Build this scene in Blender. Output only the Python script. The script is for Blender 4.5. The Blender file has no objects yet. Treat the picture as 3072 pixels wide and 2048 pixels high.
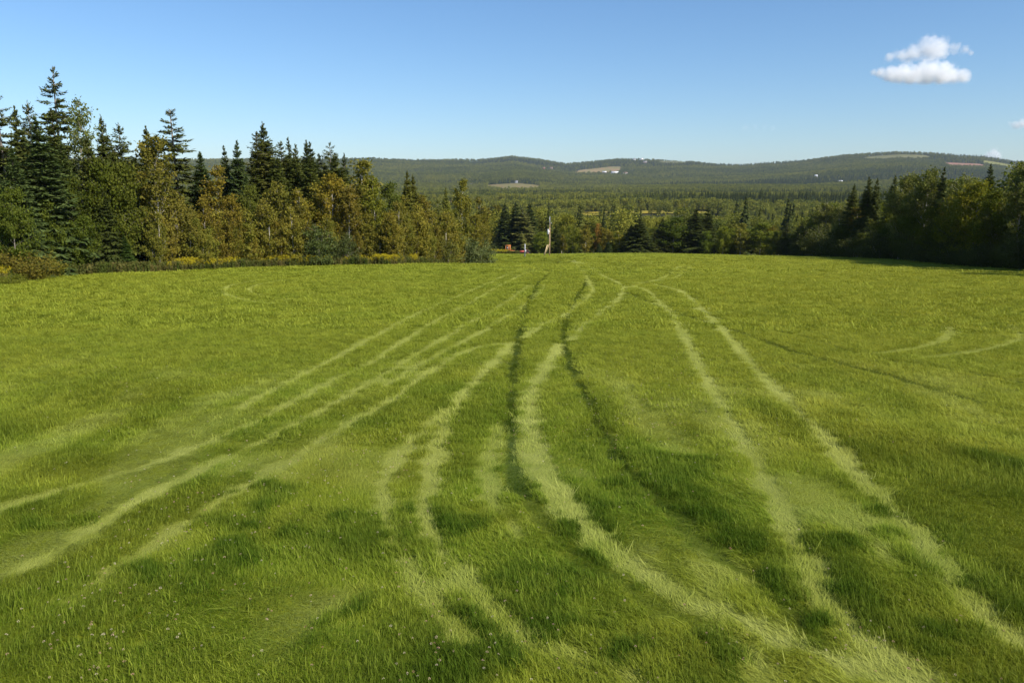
import bpy, math, random
import numpy as np
from mathutils import Vector, Matrix, Euler

# ------------------------------------------------------------------ camera, sky, sun, exposure
SC = bpy.context.scene
COL = SC.collection
F_PX, CX, CY, HOR = 2343.0, 1536.0, 1024.0, 575.0        # focal length, centre and horizon row in photograph pixels
PITCH = math.atan((CY - HOR) / F_PX)
CAM_H = 4.0
cam_data = bpy.data.cameras.new('camera')
cam_data.sensor_width = 36.0
cam_data.lens = F_PX / 3072 * 36.0
cam_data.clip_start, cam_data.clip_end = 0.1, 40000
cam = bpy.data.objects.new('camera', cam_data)
cam.location = (0, 0, CAM_H)
cam.rotation_euler = (math.pi / 2 - PITCH, 0, 0)
COL.objects.link(cam)
SC.camera = cam

SUN_EL, SUN_AZ = math.radians(38), math.radians(126)     # azimuth clockwise from +Y: behind the viewer, to the right
world = bpy.data.worlds.new('World')
SC.world = world
world.use_nodes = True
wn = world.node_tree
bg = wn.nodes['Background']
sky = wn.nodes.new('ShaderNodeTexSky')
sky.sky_type = 'NISHITA'
sky.sun_disc = False
sky.sun_elevation, sky.sun_rotation = SUN_EL, SUN_AZ
sky.altitude, sky.air_density, sky.dust_density, sky.ozone_density = 0, 1.0, 0.5, 6.0
hs_ = wn.nodes.new('ShaderNodeHueSaturation')      # the camera's colour rendering of the whole sky
hs_.inputs['Saturation'].default_value = 1.07
wn.links.new(sky.outputs[0], hs_.inputs['Color'])
wn.links.new(hs_.outputs[0], bg.inputs[0])
bg.inputs[1].default_value = 0.108
sun_data = bpy.data.lights.new('sun', 'SUN')
sun_data.energy, sun_data.angle, sun_data.color = 5.0, math.radians(0.53), (1.0, 0.94, 0.84)
sun = bpy.data.objects.new('sun', sun_data)
to_sun = Vector((math.cos(SUN_EL) * math.sin(SUN_AZ), math.cos(SUN_EL) * math.cos(SUN_AZ), math.sin(SUN_EL)))
sun.rotation_euler = (-to_sun).to_track_quat('-Z', 'Y').to_euler()
sun.location = (0, 0, 60)
COL.objects.link(sun)
SC.view_settings.view_transform = 'Standard'
SC.view_settings.look = 'None'
SC.view_settings.exposure = 0.46
SC.view_settings.gamma = 1.0
SC.view_settings.use_curve_mapping = False
SC.render.engine = 'CYCLES'
SC.cycles.max_bounces = 10
SC.cycles.diffuse_bounces = 2
SC.cycles.use_adaptive_sampling = True
SC.cycles.adaptive_threshold = 0.008
SC.cycles.glossy_bounces = 2
SC.cycles.transmission_bounces = 4
SC.cycles.volume_bounces = 10
SC.cycles.use_denoising = True
SC.cycles.sample_clamp_indirect = 4.0

rng = np.random.default_rng(7)
random.seed(7)

# ------------------------------------------------------------------ numeric helpers
def vnoise(x, y, scale, seed=0):
    """Smooth lattice noise, -1..1."""
    x = np.asarray(x, float) / scale; y = np.asarray(y, float) / scale
    xi = np.floor(x).astype(np.int64); yi = np.floor(y).astype(np.int64)
    fx = x - xi; fy = y - yi
    fx = fx * fx * (3 - 2 * fx); fy = fy * fy * (3 - 2 * fy)
    def h(a, b):
        n = (a * 374761393 + b * 668265263 + seed * 1442695041) & 0xFFFFFFFF
        n = ((n ^ (n >> 13)) * 1274126177) & 0xFFFFFFFF
        return ((n ^ (n >> 16)) & 0xFFFF) / 32767.5 - 1
    a = h(xi, yi) * (1 - fx) + h(xi + 1, yi) * fx
    b = h(xi, yi + 1) * (1 - fx) + h(xi + 1, yi + 1) * fx
    return a * (1 - fy) + b * fy

def fbm(x, y, scale, seed=0, n=3):
    s, a, t = 0, 1.0, 0
    for k in range(n):
        s = s + a * vnoise(x, y, scale / 2 ** k, seed + 17 * k); t += a; a *= 0.5
    return s / t

def sstep(x, a, b):
    t = np.clip((np.asarray(x, float) - a) / (b - a), 0, 1)
    return t * t * (3 - 2 * t)

D2F = 3072 / 2352.0     # my notes use a 2352 px wide copy of the photograph
_c, _s = math.cos(PITCH), math.sin(PITCH)
def slopes(u, v):
    """X/Y and Z/Y of the direction that passes through a point of the 2352 px wide picture."""
    dx = (np.asarray(u, float) * D2F - CX) / F_PX; dy = (CY - np.asarray(v, float) * D2F) / F_PX
    Y = _c + dy * _s
    return dx / Y, (-_s + dy * _c) / Y

# ------------------------------------------------------------------ terrain height
_ys = np.arange(-60, 300.5, 0.5)
_sl = np.interp(_ys, [-60, 0, 100, 170, 230, 300], [-.03, -.042, -.052, -.078, -.10, -.10])
_z = np.cumsum(_sl) * 0.5
_z -= np.interp(0, _ys, _z)
VAL_Y = [-60, 230, 300, 400, 480, 560, 640, 700, 760, 900, 1100, 1300, 1500]
VAL_Z = [-15, -15, -22, -31, -31, -26, -19, -14.5, -13, -13, -11, -8, -5]
RID_U = [-900, -300, 0, 780, 850, 950, 1050, 1100, 1180, 1240, 1300, 1340, 1420, 1480, 1560, 1640, 1700, 1760, 1850, 1930, 2000, 2070, 2130, 2200, 2260, 2320, 2400, 2700, 3200]
RID_V = [378, 372, 368, 363, 362, 366, 365, 365, 357, 364, 374, 371, 363, 364, 367, 375, 377, 373, 367, 356, 351, 348, 350, 355, 358, 368, 376, 384, 390]
RID_X, RID_E = slopes(np.array(RID_U), np.array(RID_V))

def height(x, y):
    x = np.asarray(x, float); y = np.asarray(y, float)
    zf = np.interp(y, _ys, _z)
    zf = zf - 2.2 * np.exp(-((y - 120) / 18.0) ** 2) * sstep(x, 13, 4)
    zf = zf - 0.7 * sstep(x, 25, 60) * sstep(y, 100, 170)
    near = sstep(np.hypot(x, y), 400, 150)
    zf = zf + near * (0.22 * vnoise(x, y, 23, 3) * sstep(y, 12, 40) + 0.05 * vnoise(x, y, 5.5, 5))
    zv = np.interp(y, VAL_Y, VAL_Z)
    yy = np.maximum(y, 1.0)
    az = x / yy
    er = np.interp(az, RID_X, RID_E)
    yr = 4550 + 350 * np.sin(az * 7.0 + 1.0)
    t = np.clip((y - 1500) / (yr - 1500), 0, 1)
    e = -.006 + (er - 13.0 / 4500 + .006) * t ** 1.05
    zh = 4 + y * e
    zr = 4 + yr * (er - 13.0 / 4500)
    zh = np.where(y > yr, zr - (y - yr) * 0.10, zh)
    zh = zh + sstep(y, 1500, 2300) * sstep(y - yr, 0, -900) * (13 * vnoise(x, y, 520, 9) + 6 * vnoise(x, y, 210, 10))
    zfar = np.where(y < 1500, zv, zh)
    zfar = zfar + sstep(y, 250, 420) * sstep(y, 1700, 1200) * 2.5 * vnoise(x, y, 130, 12)
    zfar = zfar + 5 * np.exp(-((x + 60) / 40.0) ** 2 - ((y - 950) / 70.0) ** 2)
    w = sstep(y, 205, 300)
    return zf * (1 - w) + zfar * w

def ground_at(u, v):
    """First ground point seen through a point of the 2352 px wide picture."""
    sx, sz = slopes(u, v)
    ys = 4.0 * 1.002 ** np.arange(0, 2150)
    d = height(sx * ys, ys) - (CAM_H + sz * ys)
    k = np.argmax(d > 0)
    if d[k] <= 0: k = int(np.argmin(np.abs(d[:2000])))
    return float(sx * ys[k]), float(ys[k])

def hz(x, y): return float(height(np.array([x]), np.array([y]))[0])

# ------------------------------------------------------------------ mesh helpers
def link(o, parent=None):
    COL.objects.link(o)
    if parent is not None: o.parent = parent
    return o

def np_mesh(name, verts, faces, mats=(), attrs=None, smooth=False, midx=None):
    """verts (n,3); faces: list of int arrays, each (m,k)."""
    me = bpy.data.meshes.new(name)
    verts = np.asarray(verts, np.float32)
    me.vertices.add(len(verts)); me.vertices.foreach_set('co', verts.ravel())
    loops = np.concatenate([np.asarray(f, np.int32).ravel() for f in faces]) if faces else np.zeros(0, np.int32)
    cnt = np.concatenate([np.full(len(f), np.asarray(f).shape[1], np.int32) for f in faces]) if faces else np.zeros(0, np.int32)
    me.loops.add(len(loops)); me.loops.foreach_set('vertex_index', loops)
    me.polygons.add(len(cnt))
    st = np.zeros(len(cnt), np.int32); st[1:] = np.cumsum(cnt)[:-1]
    me.polygons.foreach_set('loop_start', st)
    if smooth: me.polygons.foreach_set('use_smooth', np.ones(len(cnt), bool))
    for m in mats: me.materials.append(m)
    if midx is not None: me.polygons.foreach_set('material_index', np.asarray(midx, np.int32))
    for k, a in (attrs or {}).items():
        a = np.asarray(a, np.float32)
        if a.ndim == 1:
            me.attributes.new(k, 'FLOAT', 'POINT').data.foreach_set('value', a)
        else:
            me.attributes.new(k, 'FLOAT_VECTOR', 'POINT').data.foreach_set('vector', a.ravel())
    me.update(calc_edges=True)
    return me

class MB:
    """Collects boxes, tubes and quads into one mesh."""
    def __init__(s): s.v, s.q, s.t, s.n = [], [], [], 0
    def add(s, v, q=(), t=()):
        v = np.asarray(v, float); s.v.append(v)
        if len(q): s.q.append(np.asarray(q) + s.n)
        if len(t): s.t.append(np.asarray(t) + s.n)
        s.n += len(v); return s
    def box(s, c, size, rot=None):
        a = np.array([[x, y, z] for x in (-.5, .5) for y in (-.5, .5) for z in (-.5, .5)]) * np.array(size)
        if rot is not None: a = a @ np.array(Euler(rot).to_matrix()).T
        return s.add(a + np.array(c), [[0, 1, 3, 2], [4, 6, 7, 5], [0, 4, 5, 1], [2, 3, 7, 6], [0, 2, 6, 4], [1, 5, 7, 3]])
    def tube(s, pts, rad, n=6, cap=True):
        pts = np.asarray(pts, float); rad = np.broadcast_to(np.asarray(rad, float), (len(pts),))
        tang = np.gradient(pts, axis=0); tang /= np.linalg.norm(tang, axis=1, keepdims=True) + 1e-9
        ref = np.array([1., 0, 0]) if abs(tang[0][0]) < .8 else np.array([0, 1., 0])
        rows = []
        for p, r, t in zip(pts, rad, tang):
            a = np.cross(t, ref); a /= np.linalg.norm(a) + 1e-9; b = np.cross(t, a)
            th = np.arange(n) * 2 * math.pi / n
            rows.append(p + r * (np.cos(th)[:, None] * a + np.sin(th)[:, None] * b))
        q = []
        for i in range(len(pts) - 1):
            for k in range(n): q.append([i * n + k, i * n + (k + 1) % n, (i + 1) * n + (k + 1) % n, (i + 1) * n + k])
        v = np.concatenate(rows); t = []
        if cap:
            v = np.vstack([v, pts[0], pts[-1]]); m = len(pts) * n
            for k in range(n):
                t.append([m, (k + 1) % n, k]); t.append([m + 1, (len(pts) - 1) * n + k, (len(pts) - 1) * n + (k + 1) % n])
        return s.add(v, q, t)
    def mesh(s, name, mat, smooth=False, attrs=None):
        f = []
        if s.q: f.append(np.concatenate(s.q))
        if s.t: f.append(np.concatenate(s.t))
        return np_mesh(name, np.concatenate(s.v), f, [mat] if mat else [], attrs, smooth)
    def build(s, name, mat, parent=None, smooth=False):
        return link(bpy.data.objects.new(name, s.mesh(name, mat, smooth)), parent)

def tag(o, label=None, cat=None, group=None, kind=None):
    if label: o['label'] = label
    if cat: o['category'] = cat
    if group: o['group'] = group
    if kind: o['kind'] = kind
    return o

def empty(name, loc, rz=0):
    o = bpy.data.objects.new(name, None); o.location = loc; o.rotation_euler = (0, 0, rz)
    o.empty_display_size = .2
    COL.objects.link(o); return o

# ------------------------------------------------------------------ materials
def new_mat(name):
    m = bpy.data.materials.new(name); m.use_nodes = True
    nt = m.node_tree; nt.nodes.clear()
    return m, nt, nt.nodes.new('ShaderNodeOutputMaterial')

def N(nt, typ, ins=None, **kw):
    n = nt.nodes.new(typ)
    for k, v in kw.items(): setattr(n, k, v)
    for k, v in (ins or {}).items():
        if hasattr(v, 'links') or isinstance(v, bpy.types.NodeSocket): nt.links.new(v, n.inputs[k])
        else: n.inputs[k].default_value = v
    return n

def mix(nt, fac, a, b, mode='MIX'):
    n = nt.nodes.new('ShaderNodeMix'); n.data_type = 'RGBA'; n.blend_type = mode
    for idx, v in ((0, fac), (6, a), (7, b)):
        if isinstance(v, bpy.types.NodeSocket): nt.links.new(v, n.inputs[idx])
        elif idx == 0: n.inputs[0].default_value = v
        else: n.inputs[idx].default_value = tuple(v) + (1,) if len(v) == 3 else v
    return n.outputs[2]

def math_n(nt, op, a, b=None, c=None, clamp=False):
    n = nt.nodes.new('ShaderNodeMath'); n.operation = op; n.use_clamp = clamp
    for i, v in enumerate((a, b, c)):
        if v is None: continue
        if isinstance(v, bpy.types.NodeSocket): nt.links.new(v, n.inputs[i])
        else: n.inputs[i].default_value = v
    return n.outputs[0]

def attr(nt, name, inst=False):
    n = nt.nodes.new('ShaderNodeAttribute'); n.attribute_name = name
    if inst: n.attribute_type = 'INSTANCER'
    return n.outputs['Fac']

def leafy(nt, out, col, trans=.3, rough=.55, spec=.25, tcol=None):
    p = N(nt, 'ShaderNodeBsdfPrincipled', {'Base Color': col, 'Roughness': rough, 'Specular IOR Level': spec})
    t = N(nt, 'ShaderNodeBsdfTranslucent', {'Color': tcol if tcol is not None else mix(nt, 1.0, col, (1.0, 1.05, .5), 'MULTIPLY')})
    m = N(nt, 'ShaderNodeMixShader', {0: trans, 1: p.outputs[0], 2: t.outputs[0]})
    nt.links.new(m.outputs[0], out.inputs[0])

def plain(name, col, rough=.7, metal=0.0, noise=.25, scale=4.0, spec=.4):
    m, nt, out = new_mat(name)
    tc = N(nt, 'ShaderNodeTexCoord')
    nz = N(nt, 'ShaderNodeTexNoise', {'Vector': tc.outputs['Object'], 'Scale': scale, 'Detail': 4.0})
    f = math_n(nt, 'MULTIPLY_ADD', nz.outputs[0], 2 * noise, 1 - noise)
    cc = N(nt, 'ShaderNodeCombineColor', {0: f, 1: f, 2: f})
    c = mix(nt, 1.0, col, cc.outputs[0], 'MULTIPLY')
    p = N(nt, 'ShaderNodeBsdfPrincipled', {'Base Color': c, 'Roughness': rough, 'Metallic': metal, 'Specular IOR Level': spec})
    nt.links.new(p.outputs[0], out.inputs[0])
    return m

def foliage_mat(name, a, b, trans=.3, far=False):
    """a, b: two leaf colours mixed leaf by leaf (attribute rnd); the object's own tint multiplies them."""
    m, nt, out = new_mat(name)
    r = attr(nt, 'rnd')
    c = mix(nt, r, a, b)
    oi = N(nt, 'ShaderNodeObjectInfo')
    if far:
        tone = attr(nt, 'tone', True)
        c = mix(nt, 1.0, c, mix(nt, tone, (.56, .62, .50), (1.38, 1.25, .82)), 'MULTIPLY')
    else:
        c = mix(nt, 1.0, c, oi.outputs['Color'], 'MULTIPLY')
    leafy(nt, out, c, trans, .7, .08)
    return m

def bark_mat(name, a, b, scale=3.0):
    m, nt, out = new_mat(name)
    tc = N(nt, 'ShaderNodeTexCoord')
    mp = N(nt, 'ShaderNodeMapping', {'Vector': tc.outputs['Object'], 'Scale': (1, 1, .35)})
    nz = N(nt, 'ShaderNodeTexNoise', {'Vector': mp.outputs[0], 'Scale': scale, 'Detail': 5.0, 'Roughness': .7})
    f = math_n(nt, 'MULTIPLY_ADD', nz.outputs[0], 3.0, -1.0, clamp=True)
    p = N(nt, 'ShaderNodeBsdfPrincipled', {'Base Color': mix(nt, f, a, b), 'Roughness': .85})
    nt.links.new(p.outputs[0], out.inputs[0])
    return m

M = {}
M['spruce'] = foliage_mat('spruce_needles', (.060, .080, .016), (.160, .165, .040), .14)
M['fir'] = foliage_mat('fir_needles', (.052, .074, .018), (.130, .150, .046), .14)
M['aspen'] = foliage_mat('aspen_leaves', (.116, .124, .015), (.275, .222, .040), .34)
M['maple'] = foliage_mat('maple_leaves', (.065, .098, .010), (.180, .195, .030), .34)
M['willow'] = foliage_mat('willow_leaves', (.065, .085, .022), (.170, .180, .062), .30)
M['birch'] = foliage_mat('birch_leaves', (.085, .105, .026), (.215, .220, .075), .34)
M['far_leaf'] = foliage_mat('distant_leaves', (.125, .148, .024), (.235, .235, .055), .25, far=True)
M['far_needle'] = foliage_mat('distant_needles', (.036, .052, .014), (.085, .098, .030), .12, far=True)
M['bark_grey'] = bark_mat('grey_bark', (.10, .085, .065), (.30, .26, .21))
M['bark_pale'] = bark_mat('pale_bark', (.20, .17, .12), (.62, .57, .47))
M['bark_dark'] = bark_mat('dark_bark', (.035, .026, .018), (.11, .08, .055))

# ------------------------------------------------------------------ wheel tracks pressed into the grass (traced as ground lines)
TRACKS = [  # (lay: + bent away, sheen tinted pale; - bent towards the viewer, shade tinted dark), width in metres, points
    (0.80, 0.40, [(1205, 615), (1100, 659), (1000, 702), (900, 752), (800, 805), (700, 859), (600, 909), (545, 939)]),
    (0.80, 0.42, [(1225, 619), (1150, 655), (1050, 712), (940, 775), (860, 827), (780, 865), (700, 907), (600, 962), (520, 997), (420, 1035), (300, 1077), (130, 1129), (-30, 1177)]),
    (0.75, 0.42, [(1215, 655), (1150, 702), (1050, 759), (960, 812), (870, 867), (760, 927), (660, 982), (570, 1027), (450, 1079), (330, 1142), (200, 1222), (60, 1302)]),
    (0.70, 0.40, [(1250, 655), (1240, 672), (1200, 702), (1130, 747), (1050, 792), (960, 839), (880, 889)]),
    (0.85, 0.46, [(1172, 787), (1080, 802), (980, 859), (900, 917), (800, 972), (720, 1017), (640, 1067), (520, 1142), (400, 1217), (280, 1297), (160, 1377)]),
    (0.95, 0.50, [(1175, 790), (1120, 847), (1070, 897), (1030, 957), (1010, 1017), (985, 1087), (975, 1157), (1000, 1237), (1060, 1317), (1140, 1407), (1230, 1477)]),
    (0.85, 0.46, [(1015, 947), (970, 989), (920, 1037), (885, 1097), (875, 1157), (895, 1217), (930, 1287), (990, 1377), (1060, 1467)]),
    (0.60, 0.40, [(1145, 982), (1130, 1037), (1112, 1097), (1140, 1157), (1200, 1237)]),
    (-1.0, .42, [(1285, 603), (1262, 625), (1235, 652), (1215, 690), (1200, 740), (1187, 800), (1178, 860), (1175, 950), (1178, 1040), (1190, 1090), (1215, 1150)]),
    (-.55, .45, [(1215, 1150), (1270, 1230), (1350, 1290), (1450, 1345), (1530, 1400)]),
    (1.0, .62, [(1285, 790), (1255, 840), (1225, 890), (1215, 950), (1222, 1010), (1232, 1060), (1270, 1120), (1330, 1200), (1420, 1280), (1520, 1340), (1650, 1400), (1800, 1460), (1950, 1520), (2100, 1580)]),
    (-1.0, .50, [(1322, 606), (1345, 628), (1345, 650), (1315, 700), (1302, 740), (1297, 790), (1315, 850), (1350, 920), (1385, 1000), (1425, 1062)]),
    (.9, .45, [(1205, 775), (1250, 745), (1310, 715), (1360, 670), (1350, 640), (1320, 605)]),
    (1.0, .48, [(1310, 782), (1350, 740), (1400, 705), (1430, 670), (1420, 650), (1370, 625), (1320, 598)]),
    (.9, .52, [(1450, 656), (1490, 670), (1530, 710), (1570, 770), (1600, 830), (1640, 900), (1690, 990), (1740, 1070), (1790, 1150), (1830, 1240), (1870, 1330), (1930, 1420), (2020, 1500), (2100, 1560)]),
    (.9, .52, [(1500, 652), (1565, 670), (1620, 715), (1680, 780), (1740, 850), (1820, 930), (1900, 1010), (1960, 1080), (2040, 1160), (2110, 1230), (2170, 1310), (2250, 1400), (2352, 1480)]),
    (.7, .5, [(1430, 664), (1500, 645), (1535, 632), (1562, 611)]),
    (.7, .5, [(1450, 652), (1540, 640), (1570, 628), (1588, 612)]),
    (-.75, .40, [(1440, 672), (1560, 720), (1660, 750), (1800, 800), (1950, 840), (2100, 880), (2200, 912), (2330, 945)]),
    (-.55, .35, [(1580, 706), (1680, 738), (1850, 775), (2000, 820), (2200, 852), (2380, 885)]),
    (.75, .45, [(600, 643), (535, 654), (515, 667), (530, 680), (590, 694), (690, 700)]),
    (.75, .45, [(660, 643), (600, 652), (572, 664), (590, 676), (660, 687), (760, 690)]),
    (.75, .45, [(2180, 750), (2170, 778), (2090, 802), (1960, 815)]),
    (.75, .45, [(2320, 745), (2340, 778), (2250, 805), (2120, 822)]),
    (.6, .35, [(1400, 1250), (1480, 1340), (1600, 1420), (1740, 1510), (1850, 1570)]),
    (-.85, .55, [(1425, 1062), (1480, 1120), (1560, 1180), (1640, 1270), (1770, 1350), (1850, 1430), (1890, 1500)]),
    (-.6, .45, [(1310, 1300), (1450, 1345), (1530, 1400), (1640, 1440)]),
    (.6, .5, [(1000, 1270), (1090, 1380), (1250, 1480), (1450, 1560)]),
]
def catmull(p, n=10):
    p = np.asarray(p, float); q = np.vstack([2 * p[0] - p[1], p, 2 * p[-1] - p[-2]]); out = []
    for i in range(1, len(q) - 2):
        for t in np.arange(n) / n:
            out.append(.5 * ((2 * q[i]) + (-q[i - 1] + q[i + 1]) * t + (2 * q[i - 1] - 5 * q[i] + 4 * q[i + 1] - q[i + 2]) * t ** 2 + (-q[i - 1] + 3 * q[i] - 3 * q[i + 1] + q[i + 2]) * t ** 3))
    out.append(q[-2]); return np.array(out)
track_lines = []
for lay_tint, w, pts in TRACKS:
    g = np.array([ground_at(u, v) for u, v in pts])
    track_lines.append((lay_tint, w * .58, catmull(g, 10)))

SHADE_CLUMPS = [(*ground_at(u, v), r) for u, v, r in [(1640, 1190, .55), (1520, 1120, .5), (1400, 1120, .45), (1550, 1060, .8), (1760, 1340, .4), (1430, 1335, .32), (2100, 1275, .45), (2190, 1450, .4), (2310, 1390, .4),
    (1850, 1450, .3), (1065, 1190, .3), (945, 1185, .22), (850, 1180, .3), (600, 1130, .55), (520, 1195, .45), (490, 1300, .4), (320, 1340, .32), (1250, 1205, .3), (1980, 1160, .4), (1300, 1425, .28), (1690, 1250, .4),
    (1240, 1330, .25), (2050, 1400, .3), (1950, 1270, .35), (180, 1180, .4), (700, 1230, .4), (760, 1440, .25), (1500, 1500, .3), (1680, 1540, .25), (2240, 1540, .3), (420, 1440, .25), (1120, 1450, .22)]]
def shade_clump_field(x, y):
    """0..1 in the clumps of uncombed, standing grass, whose shade is painted as dark tint."""
    h = np.zeros(len(x))
    wx = x + .45 * vnoise(x, y, .55, 141) + .12 * vnoise(x, y, .16, 143); wy = y + .75 * vnoise(x, y, .7, 142) + .15 * vnoise(x, y, .16, 144)
    for hx, hy, r in SHADE_CLUMPS:
        h = np.maximum(h, 1 - np.hypot((wx - hx) / (r * 1.15), (wy - hy) / (r * 1.7)))
    return sstep(h, 0, .75) * np.clip(.75 + .5 * vnoise(x, y, .35, 145), 0, 1)
def track_field(x, y):
    """Lay strength (-1..1) and direction of bent grass at ground points."""
    x = np.asarray(x, float); y = np.asarray(y, float)
    lay_tint = np.zeros(len(x)); dx = np.zeros(len(x)); dy = np.zeros(len(x)); best = np.zeros(len(x))
    wob = 0.10 * vnoise(x, y, .9, 31) + .08 * vnoise(x, y, 2.3, 32) + (.20 * vnoise(x, y, .28, 33) + .14 * vnoise(x, y, .12, 34)) * sstep(y, 40, 12)
    for L, w, g in track_lines:
        lo, hi = g.min(0) - 1.2, g.max(0) + 1.2
        sel = np.where((x > lo[0]) & (x < hi[0]) & (y > lo[1]) & (y < hi[1]))[0]
        if not len(sel): continue
        px, py = x[sel], y[sel]
        bd = np.full(len(sel), 9e9); bi = np.zeros(len(sel), int)
        for i in range(len(g) - 1):
            a, d = g[i], g[i + 1] - g[i]
            t = np.clip(((px - a[0]) * d[0] + (py - a[1]) * d[1]) / (d @ d + 1e-9), 0, 1)
            q = np.hypot(px - a[0] - t * d[0], py - a[1] - t * d[1])
            m = q < bd; bd[m] = q[m]; bi[m] = i
        far = 1 + py / 80.0
        s = sstep(bd + wob[sel] * .55, w * .5 * far + .15, w * .5 * far - .11)
        s = s * (0.92 + .2 * vnoise(px, py, 1.7, 41)) * (1 - sstep(py, 11.0, 7.5) * (.25 + .4 * vnoise(px, py, .8, 43)))
        d = g[np.minimum(bi + 1, len(g) - 1)] - g[bi]; n = np.hypot(d[:, 0], d[:, 1]) + 1e-9
        sg = np.where(d[:, 1] < 0, -1, 1) * (1 if L > 0 else -1)
        m = s > best[sel] * .9
        k = sel[m]
        best[k] = s[m]; lay_tint[k] = L * s[m] + lay_tint[k] * (1 - s[m])
        dx[k] = (sg * d[:, 0] / n)[m]; dy[k] = (sg * d[:, 1] / n)[m]
    return np.clip(lay_tint, -1, 1), dx, dy, best

# ------------------------------------------------------------------ field edges (left thicket, right wood)
LEFT_EDGE = np.array([ground_at(u, v) for u, v in [(-500, 690), (-250, 668), (0, 648), (120, 634), (400, 622), (600, 613), (900, 608), (1120, 607)]])
LEFT_EDGE = np.vstack([LEFT_EDGE, [(-4, 128), (-9, 150), (-14, 178), (-18, 200)]])
RIGHT_EDGE = np.array([ground_at(u, v) for u, v in [(2352 + 500, 690), (2352, 637), (2200, 620), (2000, 601)]])
RIGHT_EDGE = np.vstack([RIGHT_EDGE, [(RIGHT_EDGE[-1][0] + 2, 165), (60, 200)]])
def left_x(y): return np.interp(y, LEFT_EDGE[:, 1], LEFT_EDGE[:, 0])
def right_x(y): return np.interp(y, RIGHT_EDGE[:, 1], RIGHT_EDGE[:, 0])
def field_w(x, y):
    """1 on the mown field, 0 in the woods."""
    return sstep(x - left_x(y), -1.5, .5) * sstep(right_x(y) + 6 - x, -1, 2) * sstep(y, 236, 222)

# ------------------------------------------------------------------ ground sheet
def ground_material():
    m, nt, out = new_mat('meadow_and_forest_floor')
    geo = N(nt, 'ShaderNodeNewGeometry')
    fld = attr(nt, 'field'); lay_tint = attr(nt, 'lay_tint')
    n1 = N(nt, 'ShaderNodeTexNoise', {'Vector': geo.outputs['Position'], 'Scale': .16, 'Detail': 5.0, 'Roughness': .6})
    n2 = N(nt, 'ShaderNodeTexNoise', {'Vector': geo.outputs['Position'], 'Scale': 3.0, 'Detail': 6.0, 'Roughness': .75})
    c = mix(nt, n1.outputs[0], (.150, .190, .007), (.200, .210, .010))
    c = mix(nt, math_n(nt, 'MULTIPLY', n2.outputs[0], .55), c, (.045, .06, .010))
    c = mix(nt, math_n(nt, 'MULTIPLY', lay_tint, .8, clamp=True), c, (.23, .25, .06))  # pale undersides and sheen of bent-away grass, painted in
    c = mix(nt, math_n(nt, 'MULTIPLY', lay_tint, -.8, clamp=True), c, (.035, .06, .010))  # shade in grass bent towards the viewer, painted in
    n3 = N(nt, 'ShaderNodeTexNoise', {'Vector': geo.outputs['Position'], 'Scale': .05, 'Detail': 6.0, 'Roughness': .7})
    w = mix(nt, n3.outputs[0], (.030, .036, .012), (.075, .070, .026))
    c = mix(nt, fld, w, c)
    bp = N(nt, 'ShaderNodeBump', {'Strength': .6, 'Distance': .08, 'Height': n2.outputs[0]})
    p = N(nt, 'ShaderNodeBsdfPrincipled', {'Base Color': c, 'Roughness': .9, 'Specular IOR Level': .1, 'Normal': bp.outputs[0]})
    nt.links.new(p.outputs[0], out.inputs[0])
    return m
M['ground'] = ground_material()

def build_ground():
    C0 = np.array([0., -14.])
    th = np.radians(np.linspace(-56, 56, 420))
    r = [6.0]
    while r[-1] < 9600:
        q = r[-1]
        r.append(q + (max(.22, q * .0085) if q < 260 else q * .022))
    r = np.array(r)
    R, T = np.meshgrid(r, th, indexing='ij')
    X = C0[0] + R * np.sin(T); Y = C0[1] + R * np.cos(T)
    x, y = X.ravel(), Y.ravel()
    z = height(x, y)
    near = np.where((y < 235) & (np.abs(x) < 190))[0]
    lay_tint = np.zeros(len(x)); fw = np.zeros(len(x))
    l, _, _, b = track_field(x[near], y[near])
    lay_tint[near] = l; fw[near] = field_w(x[near], y[near])
    z[near] -= .03 * b
    nr, nth = R.shape
    i = np.arange(nr * nth).reshape(nr, nth)
    f = np.stack([i[:-1, :-1], i[:-1, 1:], i[1:, 1:], i[1:, :-1]], -1).reshape(-1, 4)[:, ::-1]
    me = np_mesh('ground', np.stack([x, y, z], 1), [f], [M['ground']], {'lay_tint': lay_tint, 'field': fw}, smooth=True)
    o = link(bpy.data.objects.new('ground', me))
    o['kind'] = 'structure'
    return float(z.min())
Z_MIN = build_ground()

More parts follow.
